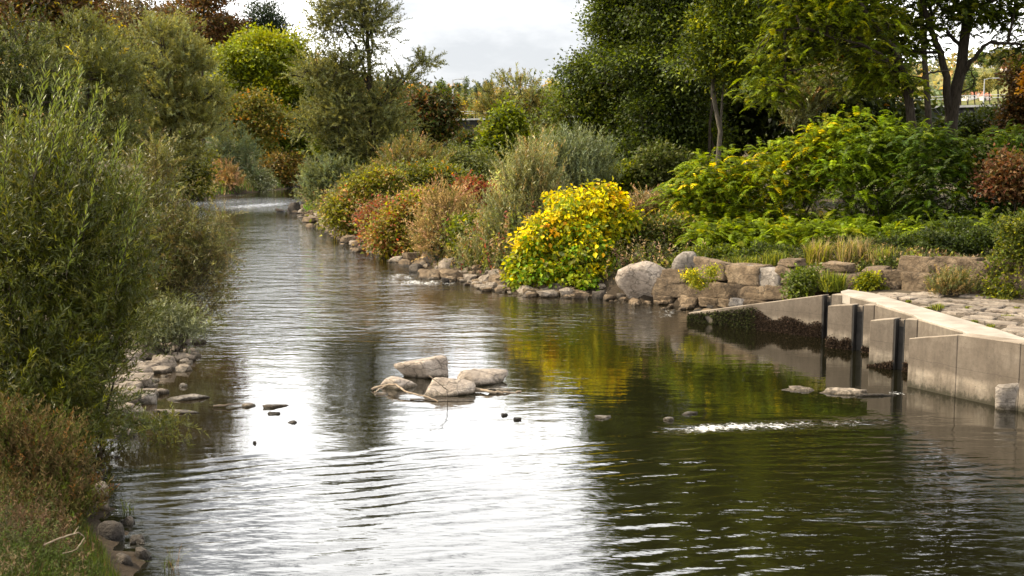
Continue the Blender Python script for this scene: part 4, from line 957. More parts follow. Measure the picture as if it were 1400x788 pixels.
# ---- big yellow shrub: leaves big enough to tell apart
SEED[0] += 1; rng = np.random.default_rng(SEED[0])
YS = 38.6
yl = px_lobes(YS, [(780, 302, 42, 34, .3), (820, 284, 30, 26, .5), (740, 330, 28, 28), (770, 345, 42, 34, -.2), (812, 335, 38, 32), (722, 360, 18, 24, -.3), (780, 378, 44, 18, -.5), (838, 325, 18, 28, .5), (772, 276, 14, 16, .4), (848, 300, 12, 12, .4), (738, 378, 34, 22, -.3), (800, 388, 48, 15, -.4), (765, 394, 44, 11, -.6)], 0.9)
yb = np.array([W(782, 300, YS)[0], YS, 0.25])
yroot = empty("yellow_shrub", yb, "large rounded shrub of yellow and green broad leaves hanging over the water", "shrub")
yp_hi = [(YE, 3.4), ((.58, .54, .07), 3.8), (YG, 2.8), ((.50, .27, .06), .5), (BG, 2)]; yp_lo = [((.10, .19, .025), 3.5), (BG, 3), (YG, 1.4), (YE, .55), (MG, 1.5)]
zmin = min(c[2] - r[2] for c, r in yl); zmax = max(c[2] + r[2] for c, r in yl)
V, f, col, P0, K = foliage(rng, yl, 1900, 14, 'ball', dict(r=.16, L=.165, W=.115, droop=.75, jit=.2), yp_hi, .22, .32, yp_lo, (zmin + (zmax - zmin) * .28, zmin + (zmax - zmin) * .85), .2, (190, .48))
nl = len(f)
cen = V.reshape(-1, 4, 3).mean(1)
front = np.argsort(cen[:, 1] - 0.10 * cen[:, 2])[:1800]; sel = rng.choice(front, 250, replace=False)
mask = np.ones(nl, bool); mask[sel] = False
for i in sel:
    v = V[i * 4:i * 4 + 4]; b0 = v[0]
    d = v[2] - b0; s_ = (v[1] - v[3]) * 0.5; mid = (v[1] + v[3]) / 2
    VV = np.array([b0, b0 + d * .25 + s_ * .85, mid + s_ * 1.0, b0 + d * .75 + s_ * .6, v[2], b0 + d * .75 - s_ * .6, mid - s_ * 1.0, b0 + d * .25 - s_ * .85, b0 + d * .5 - (mid - b0 - d * .45) * .4])
    ff = [(8, a, (a + 1) % 8) for a in range(8)]
    me = bpy.data.meshes.new("leaf"); me.from_pydata([tuple(q - b0) for q in VV], [], ff)
    a = me.attributes.new('Col', 'FLOAT_COLOR', 'FACE'); a.data.foreach_set('color', np.tile(np.append(col[i], 1.0), 8).astype(np.float32))
    me.materials.append(M_LEAF); o = link(bpy.data.objects.new("leaf", me), yroot); o.location = b0 - yb
idx = np.where(mask)[0]
Vk = V.reshape(-1, 4, 3)[idx].reshape(-1, 3)
o = mesh_np("foliage", Vk, np.arange(len(Vk)).reshape(-1, 4), M_LEAF, yroot, yb, cols=col[idx]); o['kind'] = 'stuff'
T = Tubes()
for q in rng.permutation(len(P0))[:70]:
    a = yb + np.array([rng.normal(0, .5), rng.normal(0, .4), -.1]); T.add(curve(a, P0[q], 6, rng, up=.12), np.linspace(.03, .008, 6), 5)
T.build("stems", M_BARK, yroot, yb)

# ---- right hand wood
gt = "tall dark trees of the wood"
broad = dict(r=.45, L=.185, W=.125)
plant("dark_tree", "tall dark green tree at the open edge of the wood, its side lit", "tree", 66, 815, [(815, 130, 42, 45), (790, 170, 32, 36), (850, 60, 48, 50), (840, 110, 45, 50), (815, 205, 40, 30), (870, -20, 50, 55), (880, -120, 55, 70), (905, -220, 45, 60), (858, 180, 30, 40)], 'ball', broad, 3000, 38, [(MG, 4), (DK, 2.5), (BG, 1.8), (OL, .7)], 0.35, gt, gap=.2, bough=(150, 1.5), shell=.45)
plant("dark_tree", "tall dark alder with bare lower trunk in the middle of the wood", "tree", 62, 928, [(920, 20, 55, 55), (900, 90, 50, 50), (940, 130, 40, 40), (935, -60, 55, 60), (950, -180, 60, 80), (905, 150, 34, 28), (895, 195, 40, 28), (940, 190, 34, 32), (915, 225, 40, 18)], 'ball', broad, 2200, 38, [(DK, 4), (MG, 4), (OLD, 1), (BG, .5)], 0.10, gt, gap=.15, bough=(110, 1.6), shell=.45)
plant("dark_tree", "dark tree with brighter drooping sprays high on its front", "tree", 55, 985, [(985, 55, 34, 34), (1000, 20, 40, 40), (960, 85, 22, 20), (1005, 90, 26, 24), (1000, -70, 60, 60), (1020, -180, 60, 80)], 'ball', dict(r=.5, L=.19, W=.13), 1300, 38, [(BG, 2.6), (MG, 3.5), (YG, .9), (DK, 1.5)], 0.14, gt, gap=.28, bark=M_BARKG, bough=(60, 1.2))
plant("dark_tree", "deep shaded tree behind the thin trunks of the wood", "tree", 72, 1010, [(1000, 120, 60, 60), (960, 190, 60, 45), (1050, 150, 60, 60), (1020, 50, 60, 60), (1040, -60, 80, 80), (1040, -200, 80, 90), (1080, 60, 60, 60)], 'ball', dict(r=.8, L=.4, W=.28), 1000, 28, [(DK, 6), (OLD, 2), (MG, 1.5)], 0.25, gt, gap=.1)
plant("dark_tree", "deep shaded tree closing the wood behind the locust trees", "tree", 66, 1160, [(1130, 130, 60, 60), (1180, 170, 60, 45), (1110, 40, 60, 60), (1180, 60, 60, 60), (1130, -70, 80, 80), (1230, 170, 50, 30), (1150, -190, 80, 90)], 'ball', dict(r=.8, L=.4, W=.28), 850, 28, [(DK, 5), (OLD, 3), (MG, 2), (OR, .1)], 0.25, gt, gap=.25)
for (px, Y, lab) in [(962, 60, "thin straight trunked sapling, first right of the alder trunk"), (973, 61, "thin straight trunked sapling, second right of the alder trunk")]:
    plant("sapling", lab, "tree", Y, px, [(px, 20, 20, 40), (px + 5, -40, 22, 40)], 'ball', broad, 90, 24, [(DK, 3), (MG, 3)], 0.09, gt, gap=.1)
plant("undergrowth_shrub", "grey green undergrowth shrub at the foot of the dark wood", "shrub", 58, 900, [(895, 222, 26, 22), (925, 232, 24, 18), (880, 240, 18, 12), (955, 240, 24, 14)], 'ball', dict(r=.4, L=.2, W=.12), 360, 28, [(OLD, 3), (GG, 1), (MG, 2)], 0.05, gt)
plant("willow_shrub", "grey leaved willow leaning under the locust branches", "shrub", 52, 1110, [(1105, 130, 30, 26), (1090, 155, 22, 22), (1135, 120, 26, 24)], 'shoot', dict(len=1.1, L=.18, W=.045, up=.8, out=.4), 420, 26, [(GG, 3), (OL, 2), ((.2, .12, .05), 1)], 0.1, None, mat=M_WILLOW, bark=M_BARKG)

frond = dict(len=.60, L=.145, W=.062)
# ---- locust tree with forked dark trunk (explicit limbs)
SEED[0] += 1; rng = np.random.default_rng(SEED[0])
YL = 47.0
def locust(label, trunks, lobes, n, pal, Y, base_px, gap, rt):
    lb_ = px_lobes(Y, lobes, .9)
    b = W(base_px, 200, Y); b[2] = gz(b[0], Y) - .1
    root = empty("locust_tree", b, label, "tree", "locust trees over the bank")
    TRI[0] = True
    V, f, col, P0, K = foliage(rng, lb_, int(n * 2.1), 24, 'frond', dict(len=.62, L=.15, W=.075), pal, gap, .5, bough=(int(n * .07), 1.25))
    TRI[0] = False; T = Tubes(); ends = []
    for pts, r0, r1 in trunks:
        q = np.array([W(x, y, Y + dy) for x, y, dy in pts]); 
        tt = np.linspace(0, 1, 14); t = np.linspace(0, 1, len(q))
        q = np.column_stack([np.interp(tt, t, q[:, i]) for i in range(3)]) + rng.normal(0, .03, (14, 3))
        T.add(q, np.linspace(r0, r1, 14), 8); ends.append(q[5:])
    nodes = np.vstack(ends)
    for c, r in lb_:
        for kk in range(2):
            e = c + rng.normal(size=3) * r * .35
            a = nodes[np.argmin(np.linalg.norm(nodes - e, axis=1) + .5 * np.maximum(0, nodes[:, 2] - e[2]) + rng.uniform(0, .8, len(nodes)))]
            cv = curve(a, e, 9, rng, up=.12, wig=.25); T.add(cv, np.linspace(.075, .025, 9), 5); nodes = np.vstack([nodes, cv[3:]])
    for q in rng.permutation(len(P0))[:260]:
        d = np.linalg.norm(nodes - P0[q], axis=1); a = nodes[np.argmin(d + rng.uniform(0, .6, len(d)))]
        T.add(curve(a, P0[q], 6, rng, up=.10, wig=.25), np.linspace(.028, .008, 6), 4)
    T.build("trunk", M_BARK, root, b)
    o = mesh_np("crown", V, f, M_LEAF, root, b, cols=col); o['kind'] = 'stuff'
locust("forked locust tree with black leaning trunks and open crown over the bank", [
    ([(1298, 250, 0), (1300, 165, 0), (1316, 80, 0), (1328, -30, 0), (1335, -140, 0)], .30, .12), ([(1299, 165, 0), (1288, 80, -.3), (1270, 30, -.6), (1245, -60, -1)], .17, .07),
    ([(1310, 110, 0), (1335, 75, -.5), (1352, 58, -.8), (1400, 62, -1)], .10, .05), ([(1305, 130, 0), (1330, 120, -.3), (1332, 105, -.4), (1322, 92, -.5)], .035, .02), ([(1318, 70, 0), (1290, 40, .4), (1230, 30, .8)], .09, .04)],
    [(1270, 20, 60, 34), (1340, 10, 50, 30), (1395, 25, 50, 30), (1200, 60, 44, 30), (1220, -50, 70, 60), (1320, -80, 80, 70), (1400, -60, 60, 60), (1300, -180, 90, 70), (1390, 70, 26, 14), (1180, 110, 40, 26), (1240, 70, 40, 34), (1330, 24, 60, 22), (1235, 25, 50, 34)], 2000,
    [(MG, 4), (DK, 2), (BG, 2.2), (OL, .6), (YG, .4)], YL, 1298, .22, .3)
locust("locust tree with one curved dark trunk and bright sprays left of the forked one", [
    ([(1250, 250, 0), (1246, 150, 0), (1234, 95, 0), (1215, 55, -.3), (1190, 30, -.6), (1150, -40, -1)], .20, .06), ([(1240, 110, 0), (1205, 75, -.5), (1175, 60, -.9), (1130, 50, -1.2)], .08, .03), ([(1243, 130, 0), (1270, 100, .4), (1300, 96, .7)], .05, .03)],
    [(1130, 30, 60, 34), (1180, 20, 50, 36), (1085, 60, 44, 26), (1100, 15, 44, 34), (1150, 70, 46, 24), (1075, 100, 30, 22), (1130, -50, 70, 60), (1200, 90, 36, 24), (1060, 130, 24, 18), (1150, -150, 80, 70), (1225, 120, 34, 22)], 1750,
    [((.16, .20, .015), 3.5), (MG, 3), (YG, 1), (OL, .8), (DK, .6)], 44.0, 1250, .25, .2)
plant("dark_tree", "tall dark tree at the far right beyond the locust trees", "tree", 40, 1560, [(1500, 60, 60, 60), (1560, -40, 80, 80), (1480, -90, 60, 60), (1580, 120, 80, 60), (1540, -190, 80, 80), (1520, 200, 60, 60)], 'ball', dict(r=.5, L=.24, W=.16), 900, 30, [(DK, 4), (MG, 3), (OLD, 1)], .25, gt, gap=.3)
plant("dark_tree", "tallest dark tree rising out of the frame behind the forked locust", "tree", 58, 1275, [(1290, -110, 80, 70), (1210, -150, 80, 90), (1390, -120, 90, 80), (1330, -240, 110, 90), (1230, -280, 90, 80)], 'ball', dict(r=.6, L=.32, W=.22), 1000, 30, [(DK, 4), (MG, 3), (OLD, 1)], .2, gt, gap=.1, twigs=.1)
# ---- locust bushes along the wall top
glb = "locust bushes above the stone wall"
def lbush(label, Y, bx_, lobes, n, pal, gap=.15):
    plant("locust_bush", label, "shrub", Y, bx_, lobes, 'frond', frond, int(n * 2.7), 22, pal, 0.03, glb, gap=0, nstem=26, shell=.55, var=.25, bough=(int(n * .17), .80))
LP = [((.19, .24, .016), 4), ((.12, .165, .013), 3), (MG, 1.5), (YG, 1)]
lbush("locust bush at the open end of the row, bright green tinged yellow", 41, 965, [(960, 270, 30, 34), (985, 250, 34, 36), (940, 298, 26, 26), (990, 305, 36, 30), (935, 260, 16, 18)], 620, LP + [(YE, .35)])
lbush("locust bush with a column of yellow leaves in the row", 40.5, 1075, [(1050, 250, 38, 44), (1095, 240, 40, 50), (1130, 215, 34, 44), (1060, 318, 48, 28), (1110, 318, 40, 28), (1150, 190, 26, 24)], 950, LP + [(YE, .5), ((.5, .42, .04), .5)])
lbush("tall mid green locust bush in the middle of the row", 39.3, 1190, [(1170, 240, 46, 48), (1220, 225, 44, 48), (1180, 318, 54, 28), (1235, 300, 44, 44), (1200, 195, 30, 26)], 950, [((.17, .22, .016), 3), ((.10, .15, .014), 4), (MG, 2)])
lbush("shaded dark green locust bush beside the red brown shrub", 37.5, 1300, [(1280, 245, 46, 48), (1330, 230, 44, 46), (1310, 312, 60, 34), (1270, 318, 40, 28), (1365, 320, 40, 28), (1375, 290, 40, 36), (1375, 220, 34, 34), (1260, 205, 26, 26)], 900, [((.05, .085, .010), 4), (MG, 3), (DK, 2), (BG, 1)])  # darker greens than the rest of the row; shade put into the leaf colours
plant("low_shrub", "dark leafy undergrowth beneath the locust bushes", "shrub", 38.5, 1090, [(1000, 326, 40, 9), (1060, 332, 50, 9), (1130, 334, 50, 9), (1190, 334, 50, 9), (1250, 334, 50, 10), (1310, 334, 50, 12), (1370, 330, 46, 18)], 'ball', dict(r=.13, L=.12, W=.075), 600, 24, [(MG, 3), (DK, 3), (OLD, 2), (BG, 1.2)], 0.02, None, nstem=40)
ug = "undergrowth along the wall top"
for (lab, Y_, px_, lo_, pal_) in [("leafy green undergrowth above the pale grey boulder end of the wall", 36.0, 985, [(960, 352, 26, 6), (1000, 354, 30, 6), (985, 346, 30, 7)], [(MG, 3), (BG, 1.5), (OLD, 2), (YG, .6)]),
    ("dark green undergrowth on the wall top below the yellow leaved locust column", 35.2, 1060, [(1030, 356, 34, 6), (1075, 354, 30, 7), (1050, 345, 30, 7)], [(MG, 3), (DK, 2), (OLD, 2), (BG, .8)]),
    ("dark mixed undergrowth on the wall top behind the straw grass", 34.0, 1150, [(1120, 350, 30, 9), (1165, 348, 34, 9), (1145, 338, 34, 9)], [(MG, 2), (DK, 3), (OLD, 3), (BE, .3)]),
    ("shaded undergrowth on the wall top before the higher blocks", 32.8, 1225, [(1205, 350, 30, 10), (1245, 344, 30, 10), (1225, 334, 32, 10)], [(MG, 2), (DK, 3), (OLD, 2)]),
    ("deep shaded undergrowth above the higher wall blocks", 31.5, 1310, [(1280, 336, 30, 14), (1320, 334, 34, 14), (1350, 326, 34, 16), (1300, 320, 40, 16)], [(MG, 2), (DK, 4), (OLD, 1)])]:
    plant("undergrowth_shrub", lab, "shrub", Y_, px_, lo_, 'ball', dict(r=.11, L=.085, W=.055), 420, 26, pal_, .012, ug, nstem=20)
plant("red_shrub", "red brown leaved shrub at the frame edge above the wall", "shrub", 36, 1385, [(1385, 235, 26, 22), (1370, 250, 20, 16), (1400, 260, 22, 20)], 'ball', dict(r=.28, L=.13, W=.085), 260, 28, [(RU, 2), ((.10, .035, .02), 2), (BR, 3), (OLD, 1)], 0.03, None)
plant("creeper", "yellow green creeper trailing over the end of the stone wall", "shrub", 27.5, 1390, [(1385, 370, 22, 20), (1395, 340, 20, 18), (1370, 395, 16, 14), (1395, 400, 16, 18), (1398, 310, 14, 16)], 'ball', dict(r=.20, L=.085, W=.06), 330, 24, [(YG, 1), (OL, 3), (MG, 3), (OLD, 2)], 0.015, None, nstem=16)
plant("green_shrub", "dark green shrub hiding the bridge girder behind the forked locust", "shrub", 74, 1345, [(1330, 172, 34, 18), (1370, 168, 34, 18), (1300, 180, 30, 14), (1395, 175, 30, 20)], 'ball', dict(r=.4, L=.22, W=.14), 420, 28, [(MG, 3), (DK, 3), (OLD, 2)], .06, None)
for (lab, Y_, px_, lo_) in [("low locust sprouts on the wall top below the tinged bush", 37.6, 985, [(955, 322, 26, 14), (990, 328, 30, 14), (1020, 322, 24, 14)]), ("low locust sprouts on the wall top below the yellow leaved column", 37.0, 1075, [(1045, 328, 30, 14), (1085, 330, 32, 14), (1115, 322, 28, 14)]), ("low locust sprouts on the wall top below the tallest bush", 36.0, 1195, [(1155, 328, 34, 14), (1200, 330, 34, 14), (1240, 324, 34, 14)]), ("low locust sprouts in the shade above the higher wall blocks", 34.5, 1310, [(1280, 324, 34, 14), (1325, 322, 34, 14), (1365, 316, 30, 16)])]:
    plant("locust_bush", lab, "shrub", Y_, px_, lo_, 'frond', frond, 420, 22, LP if Y_ > 35 else [(MG, 3), (BG, 2), (DK, 1)], .02, glb, gap=0, nstem=16, shell=.55, var=.25, bough=(60, .5))  # sprouts in the shade take a darker palette, shade put into their leaves
plant("autumn_tree", "brown leaved tree at the frame edge beyond the locust trees", "tree", 70, 1385, [(1398, 100, 18, 22), (1410, 140, 26, 30), (1398, 178, 34, 20), (1385, 150, 10, 14)], 'ball', dict(r=.35, L=.24, W=.16), 420, 30, [(BR, 3), (OLD, 2), ((.18, .10, .04), 2), (RU, 1.5)], 0.2, gap=.2)
plant("orange_tree", "glowing orange leaved tree at the frame edge", "tree", 66, 1410, [(1416, 112, 11, 14), (1426, 90, 14, 18), (1440, 118, 22, 24)], 'ball', dict(r=.35, L=.22, W=.16), 180, 28, [(OR, 2), ((.50, .27, .05), 3), (RU, 1.2)], 0.18)

# wall-top grasses and little plants, each a tuft of its own
def tuft(label, px, py, Y, w, h, n, pal, name="grass_tuft", blade=0.02, group="grass tufts on the stone wall and paving", z=None, cat="grass"):
    SEED[0] += 1; r = np.random.default_rng(SEED[0]); s = mpp(Y)
    b = W(px, py, Y)
    if z is not None: b = G(px, py, z); s = mpp(b[1])
    wd, hh = w * s, h * s
    a = r.uniform(0, 6.28, n); lean = np.abs(r.normal(0, .45, n))
    P = b + np.column_stack([r.normal(0, wd * .20, n), r.normal(0, wd * .16, n), np.zeros(n)])
    P[:, :2] = b[:2] + np.clip(P[:, :2] - b[:2], -wd * .3, wd * .3)
    D = np.column_stack([np.cos(a) * lean, np.sin(a) * lean, np.ones(n)])
    L = hh * r.uniform(.5, 1.1, n)
    D = nrm(D); N0 = np.column_stack([np.cos(a), np.sin(a), .2 * np.ones(n)])
    side = nrm(np.cross(D, N0)); wdt = blade * r.uniform(.6, 1.3, n)
    m1 = P + D * L[:, None] * .55; dr = np.column_stack([np.cos(a), np.sin(a), -0.35 * np.ones(n)])
    tip = P + D * L[:, None] * .85 + dr * (L * .35 * (lean + .15))[:, None]
    V = np.stack([P - side * wdt[:, None] * .5, P + side * wdt[:, None] * .5, m1 + side * wdt[:, None] * .45, m1 - side * wdt[:, None] * .45, tip], 1).reshape(-1, 3)
    i = np.arange(n)[:, None] * 5
    f4 = np.vstack([i + np.array([0, 1, 2, 3]), i + np.array([3, 2, 4, 4])])
    faces = np.vstack([i + np.array([[0, 1, 2]]), i + np.array([[0, 2, 3]]), i + np.array([[3, 2, 4]])])
    c = pal_pick(r, pal, n) * np.exp(r.normal(0, .2, n))[:, None]
    o = mesh_np(name, V, faces, M_LEAF, None, b, cols=np.vstack([c, c, c])); o.location = b
    return tag(o, label, cat, group)
GRS = [(BG, 3), (YG, 2), (MG, 2)]; DRYG = [(BE, 3), (YG, 1.5), (OL, 2)]
tuft("arching bright green sedge hanging over the wall behind the coping", 1138, 398, 30.0, 46, 34, 420, [(BG, 3), (YG, 1.5), (MG, 1.5)], "sedge_tuft", .028)
tuft("tall yellow green grass growing on the wall top above the sedge", 1118, 362, 32.5, 44, 44, 420, [(YG, 3), (BG, 1), (BE, 1.5)], blade=.022)
tuft("tall straw coloured grass stalks on the wall top beside the yellow green grass", 1165, 360, 32, 60, 48, 420, DRYG, blade=.018)
tuft("green grass on the wall top near the pale grey wall stone", 1060, 362, 33.5, 50, 26, 320, GRS, blade=.022)
tuft("short grass along the wall top near the locust bush with yellow leaves", 1020, 362, 34.2, 56, 16, 260, GRS, blade=.022)
tuft("straw grass on the wall top toward the higher blocks", 1205, 362, 31.0, 50, 34, 260, DRYG + GRS, blade=.018)
for (lab, px, py, w, h) in [("round grass tuft on the paving nearest the coping", 1282, 424, 24, 12), ("flat grass tuft on the paving beyond the round one", 1325, 424, 16, 7), ("spiky weed on the paving close to the end wall", 1354, 452, 14, 12), ("low grass tuft at the frame edge of the paving", 1378, 436, 24, 8),
                        ("small grass tuft in a joint beside the coping", 1268, 424, 8, 6), ("little tuft between paving slabs above the spiky weed", 1332, 443, 14, 7), ("grass tuft on the paving along the stone wall", 1372, 412, 28, 10), ("grass at the corner where coping meets stone wall", 1208, 396, 18, 7), ("thin tuft in a paving joint at the frame edge", 1390, 424, 12, 6), ("small tuft by the coping below the corner grass", 1242, 414, 10, 5)]:
    tuft(lab, px, py, 25, w, h, 160, GRS + [(OL, 2)], z=1.08, blade=.018)
plant("ivy_clump", "green leafy weed growing from a joint in the stone wall by the sedge", "weed", 30.6, 1100, [(1095, 385, 16, 14), (1108, 378, 12, 10), (1090, 396, 10, 10)], 'ball', dict(r=.14, L=.09, W=.06), 150, 22, [(MG, 3), (BG, 2), (GG, 1)], .012, "weeds growing from the stone wall", nstem=8, base_py=402)
plant("weed_clump", "pale flowering weed bush before the right hand wall blocks", "weed", 27.8, 1300, [(1300, 385, 24, 16), (1285, 393, 16, 12), (1318, 392, 16, 12)], 'shoot', dict(len=.35, L=.06, W=.02, up=.9, out=.4), 330, 20, [(OL, 3), (GG, 2), (BE, 1.5)], .008, "weeds growing from the stone wall", nstem=20, base_py=403)
plant("weed_clump", "small yellow green weed between the upper stones of the wall", "weed", 32.9, 955, [(946, 378, 10, 7), (973, 372, 7, 11), (955, 388, 10, 5)], 'ball', dict(r=.10, L=.07, W=.045), 70, 22, [(YG, 3), (BG, 3), (YE, .4)], .008, "weeds growing from the stone wall", nstem=6, base_py=388)
plant("weed_clump", "yellow weed and ivy in the wall under the higher blocks", "weed", 29.4, 1185, [(1186, 388, 6, 5), (1190, 382, 5, 4)], 'ball', dict(r=.12, L=.09, W=.06), 80, 22, [(YG, 3), (MG, 2)], .012, "weeds growing from the stone wall", nstem=5, base_py=394)

def rubble(name, label, path, n, size, mat, seed, zmax=.5):
    r = np.random.default_rng(seed); P = np.array(path, float); t = r.uniform(0, len(P) - 1.001, n); i = t.astype(int); fr = (t - i)[:, None]
    xy = P[i, :2] * (1 - fr) + P[i + 1, :2] * fr + r.normal(size=(n, 2)) * P[i, 2:3] * .5
    z = height(xy); ok = (z > -.25) & (z < zmax); xy, z = xy[ok], z[ok]
    shapes = [stone_shape(r, (1, r.uniform(.6, 1), r.uniform(.4, .75)), 2, 0, .06, facets=8) for _ in range(12)]
    Vs, Fs, o_ = [], [], 0
    for (x, y), zz in zip(xy, z):
        V, f = shapes[r.integers(12)]; sz = size * r.lognormal(0, .45)
        V = rotz(V, r.uniform(0, 6.28)) * sz + np.array([x, y, max(zz, -.05) + sz * .12]); Vs.append(V); Fs.append(f + o_); o_ += len(V)
    o = mesh_np(name, np.vstack(Vs), np.vstack(Fs), mat, smooth=False); return tag(o, label, None, None, 'stuff')
rubble("bank_rubble", "loose broken stones along the far side waterline", [(q[0] + .25, q[1] + .15, .9) for q in RB[8:18]], 420, .34, M_WALLROCK, 401)
rubble("bank_rubble", "loose pale stones along the far side waterline", [(q[0] + .35, q[1] + .2, .9) for q in RB[8:18]], 200, .36, M_ROCK, 402)
rubble("bar_rubble", "loose stones of the shallow bar under the willows", [(-9.0, 27.5, 1.2), (-8.2, 25.5, 1.4), (-8.0, 23, 1.6), (-7.6, 21, 1.8), (-6.8, 19.5, 1.2)], 460, .24, M_ROCK, 403, .4)
rubble("wall_rubble", "small stones fallen at the foot of the stone wall", [(3.2, 35.7, .5), (5.8, 32.9, .5), (8.6, 30.0, .5)], 90, .22, M_WALLROCK, 404, 1.5)
def weeds(name, label, path, n, hgt, L, Wd, pal, seed, m=16, mat=None, zmin=.15):
    r = np.random.default_rng(seed); P = np.array(path, float); t = r.uniform(0, len(P) - 1.001, n); i = t.astype(int); fr = (t - i)[:, None]
    xy = P[i, :2] * (1 - fr) + P[i + 1, :2] * fr + r.normal(size=(n, 2)) * P[i, 2:3] * .5
    z = height(xy); ok = z > zmin; xy, z = xy[ok], z[ok]; n = len(xy)
    B = np.column_stack([xy, z]); kind = wob(B, .8, seed + 1)
    S = nrm(np.column_stack([r.normal(0, .28, n), r.normal(0, .28, n), np.ones(n)])); ln = hgt * r.uniform(.4, 1.25, n)
    tt = (np.arange(m) + r.uniform(0, 1, (n, m))) / m
    Q = B[:, None] + S[:, None] * (ln[:, None] * tt)[..., None] + (r.normal(size=(n, 1, 3)) * np.array([.25, .25, -.1])) * (ln[:, None] * tt ** 2)[..., None]
    sd = r.normal(size=(n, m, 3)); D = sd + S[:, None] * .7; N = r.normal(size=(n, m, 3)) * .5 + np.array([0, 0, 1.])
    order = np.argsort(np.argsort(kind + r.normal(0, .35, n))) / n; cols = np.array([c for c, w in pal]); cw = np.cumsum([w for c, w in pal]); cw = cw / cw[-1]
    c = cols[np.searchsorted(cw, np.clip(order, 0, .9999))] * np.exp(r.normal(0, .25, n))[:, None]
    TRI[0] = True
    V, f = leaf_quads(Q.reshape(-1, 3), D.reshape(-1, 3), N.reshape(-1, 3), L * r.uniform(.6, 1.4, n * m), Wd * r.uniform(.6, 1.4, n * m)); TRI[0] = False
    o = mesh_np(name, V, f, mat or M_LEAF, cols=np.repeat(c, m, 0) * np.exp(r.normal(0, .15, n * m))[:, None]); return tag(o, label, None, None, 'stuff')
WP = [(BE, 2), (OL, 2), (YG, 1.5), ((.22, .16, .06), 1.5), (MG, 2), (RE, .5), (GG, 1.2), (PK, .6)]
weeds("bank_undergrowth", "mixed autumn weeds between the shrubs of the far side bank", [(q[0] + 1.5, q[1] + .7, 2.4) for q in RB[10:18]], 4600, 1.6, .17, .055, WP, 411)
weeds("bank_undergrowth", "mixed weeds and brambles beside the yellow shrub and the tilted slab", [(-.6, 40.5, 1.6), (1.2, 40.5, 1.8), (3.5, 39.5, 2.2), (5.0, 37.5, 1.6)], 1300, .75, .11, .045, [(MG, 3), (OL, 2), (BE, 1.5), (PK, .7), (BG, 1.2), (OLD, 2)], 412)
weeds("wall_top_weeds", "low leafy weeds and nettles along the top of the stone wall", [(4.6, 36.8, 1.0), (7.0, 34.6, 1.0), (9.6, 32.0, 1.1), (11.0, 30.2, 1.0), (13.5, 27.8, 1.0)], 2400, .22, .08, .045, [(MG, 3), (BG, 1.2), (YG, .8), (OLD, 3), (BE, 1.2), (BR, 1)], 413, 14)
weeds("bank_undergrowth", "low weeds and creepers along the far left waterline", [(l[0] - 1.2, l[1] + 1.0, 2.2) for l in LB[1:6]], 1300, 1.4, .24, .09, [(MG, 2), (OL, 3), (BE, 1), (BG, 1), (GG, 1)], 414)
weeds("near_weeds", "tangled brown and green weeds on the near bank", [(l[0] - .55, l[1], .8) for l in LB[8:13]], 900, .40, .055, .012, [((.10, .055, .03), 3), (OLD, 2), ((.045, .07, .01), 2), ((.16, .11, .06), 1), (MG, 1)], 415, 22, M_DRY)
# bank grass patches (nobody could count the blades)
def grass_patch(name, pts, n, hgt, pal, seed, blade=.03, label=None):
    r = np.random.default_rng(seed); P = np.array(pts, float); t = r.uniform(0, len(P) - 1.001, n); i = t.astype(int); fr = (t - i)[:, None]
    xy = P[i, :2] * (1 - fr) + P[i + 1, :2] * fr; wd = P[i, 2] * (1 - fr[:, 0]) + P[i + 1, 2] * fr[:, 0]
    xy = xy + r.normal(size=(n, 2)) * wd[:, None] * .5
    z = height(xy); ok = (z > 0.03); xy, z = xy[ok], z[ok]; n = len(xy)
    B = np.column_stack([xy, z - .02]); a = r.uniform(0, 6.28, n); lean = np.abs(r.normal(0, .4, n))
    D = nrm(np.column_stack([np.cos(a) * lean, np.sin(a) * lean, np.ones(n)])); L = hgt * r.uniform(.4, 1.2, n) * (0.7 + .5 * wob(B, 1.5, seed))
    V, f = leaf_quads(B, D, np.column_stack([np.cos(a), np.sin(a), .3 + 0 * a]), L, blade, .1)
    cc = pal_pick(r, pal, n) * np.exp(.35 * wob(B, 1.1, seed + 4) + r.normal(0, .2, n))[:, None]
    o = mesh_np(name, V, f, M_LEAF, None, None, cols=np.clip(cc, .004, .8)); tag(o, label, None, None, 'stuff'); return o
def gp(px, py, w, z=0.0): q = G(px, py, z); return (q[0], q[1], w)
grass_patch("bank_grass", [gp(432, 287, 1.6), gp(425, 291, 1.4), gp(440, 292, 1.0)], 1800, .8, [((.14, .32, .012), 3), (BG, 2)], 301, .06, "bright green grass patch at the river bend")
grass_patch("bank_grass", [(r0[0] + 1.9, r0[1] + 1.0, 1.5) for r0 in RB[11:18]], 9000, .55, [(OL, 3), (BG, 1.5), (YG, 1.5), (BE, 1)], 302, .05, "mixed grass between the stones and the bushes")
grass_patch("bank_grass", [(l[0] - 1.5, l[1] + .5, 2.2) for l in LB[1:6]], 4000, 1.0, [((.12, .24, .02), 2), (OL, 2), (MG, 2), (BE, 1)], 303, .09, "green grass along the far left waterline")
grass_patch("bank_grass", [(WL_[i][0] + .9, WL_[i][1] + .9, 1.0) for i in range(1, 6)], 5000, .20, [(MG, 3), (BG, 1), (YG, .6), (BE, 1.5), (OLD, 3)], 304, .025, "grass and weeds along the top of the stone wall")
grass_patch("meadow_grass", [(5.2, 47, 1.0), (6.3, 53, 1.6), (7.5, 60, 2.0)], 4000, .25, [((.30, .36, .04), 3), (YG, 2)], 305, .05, "bright mown grass path behind the yellow shrub")

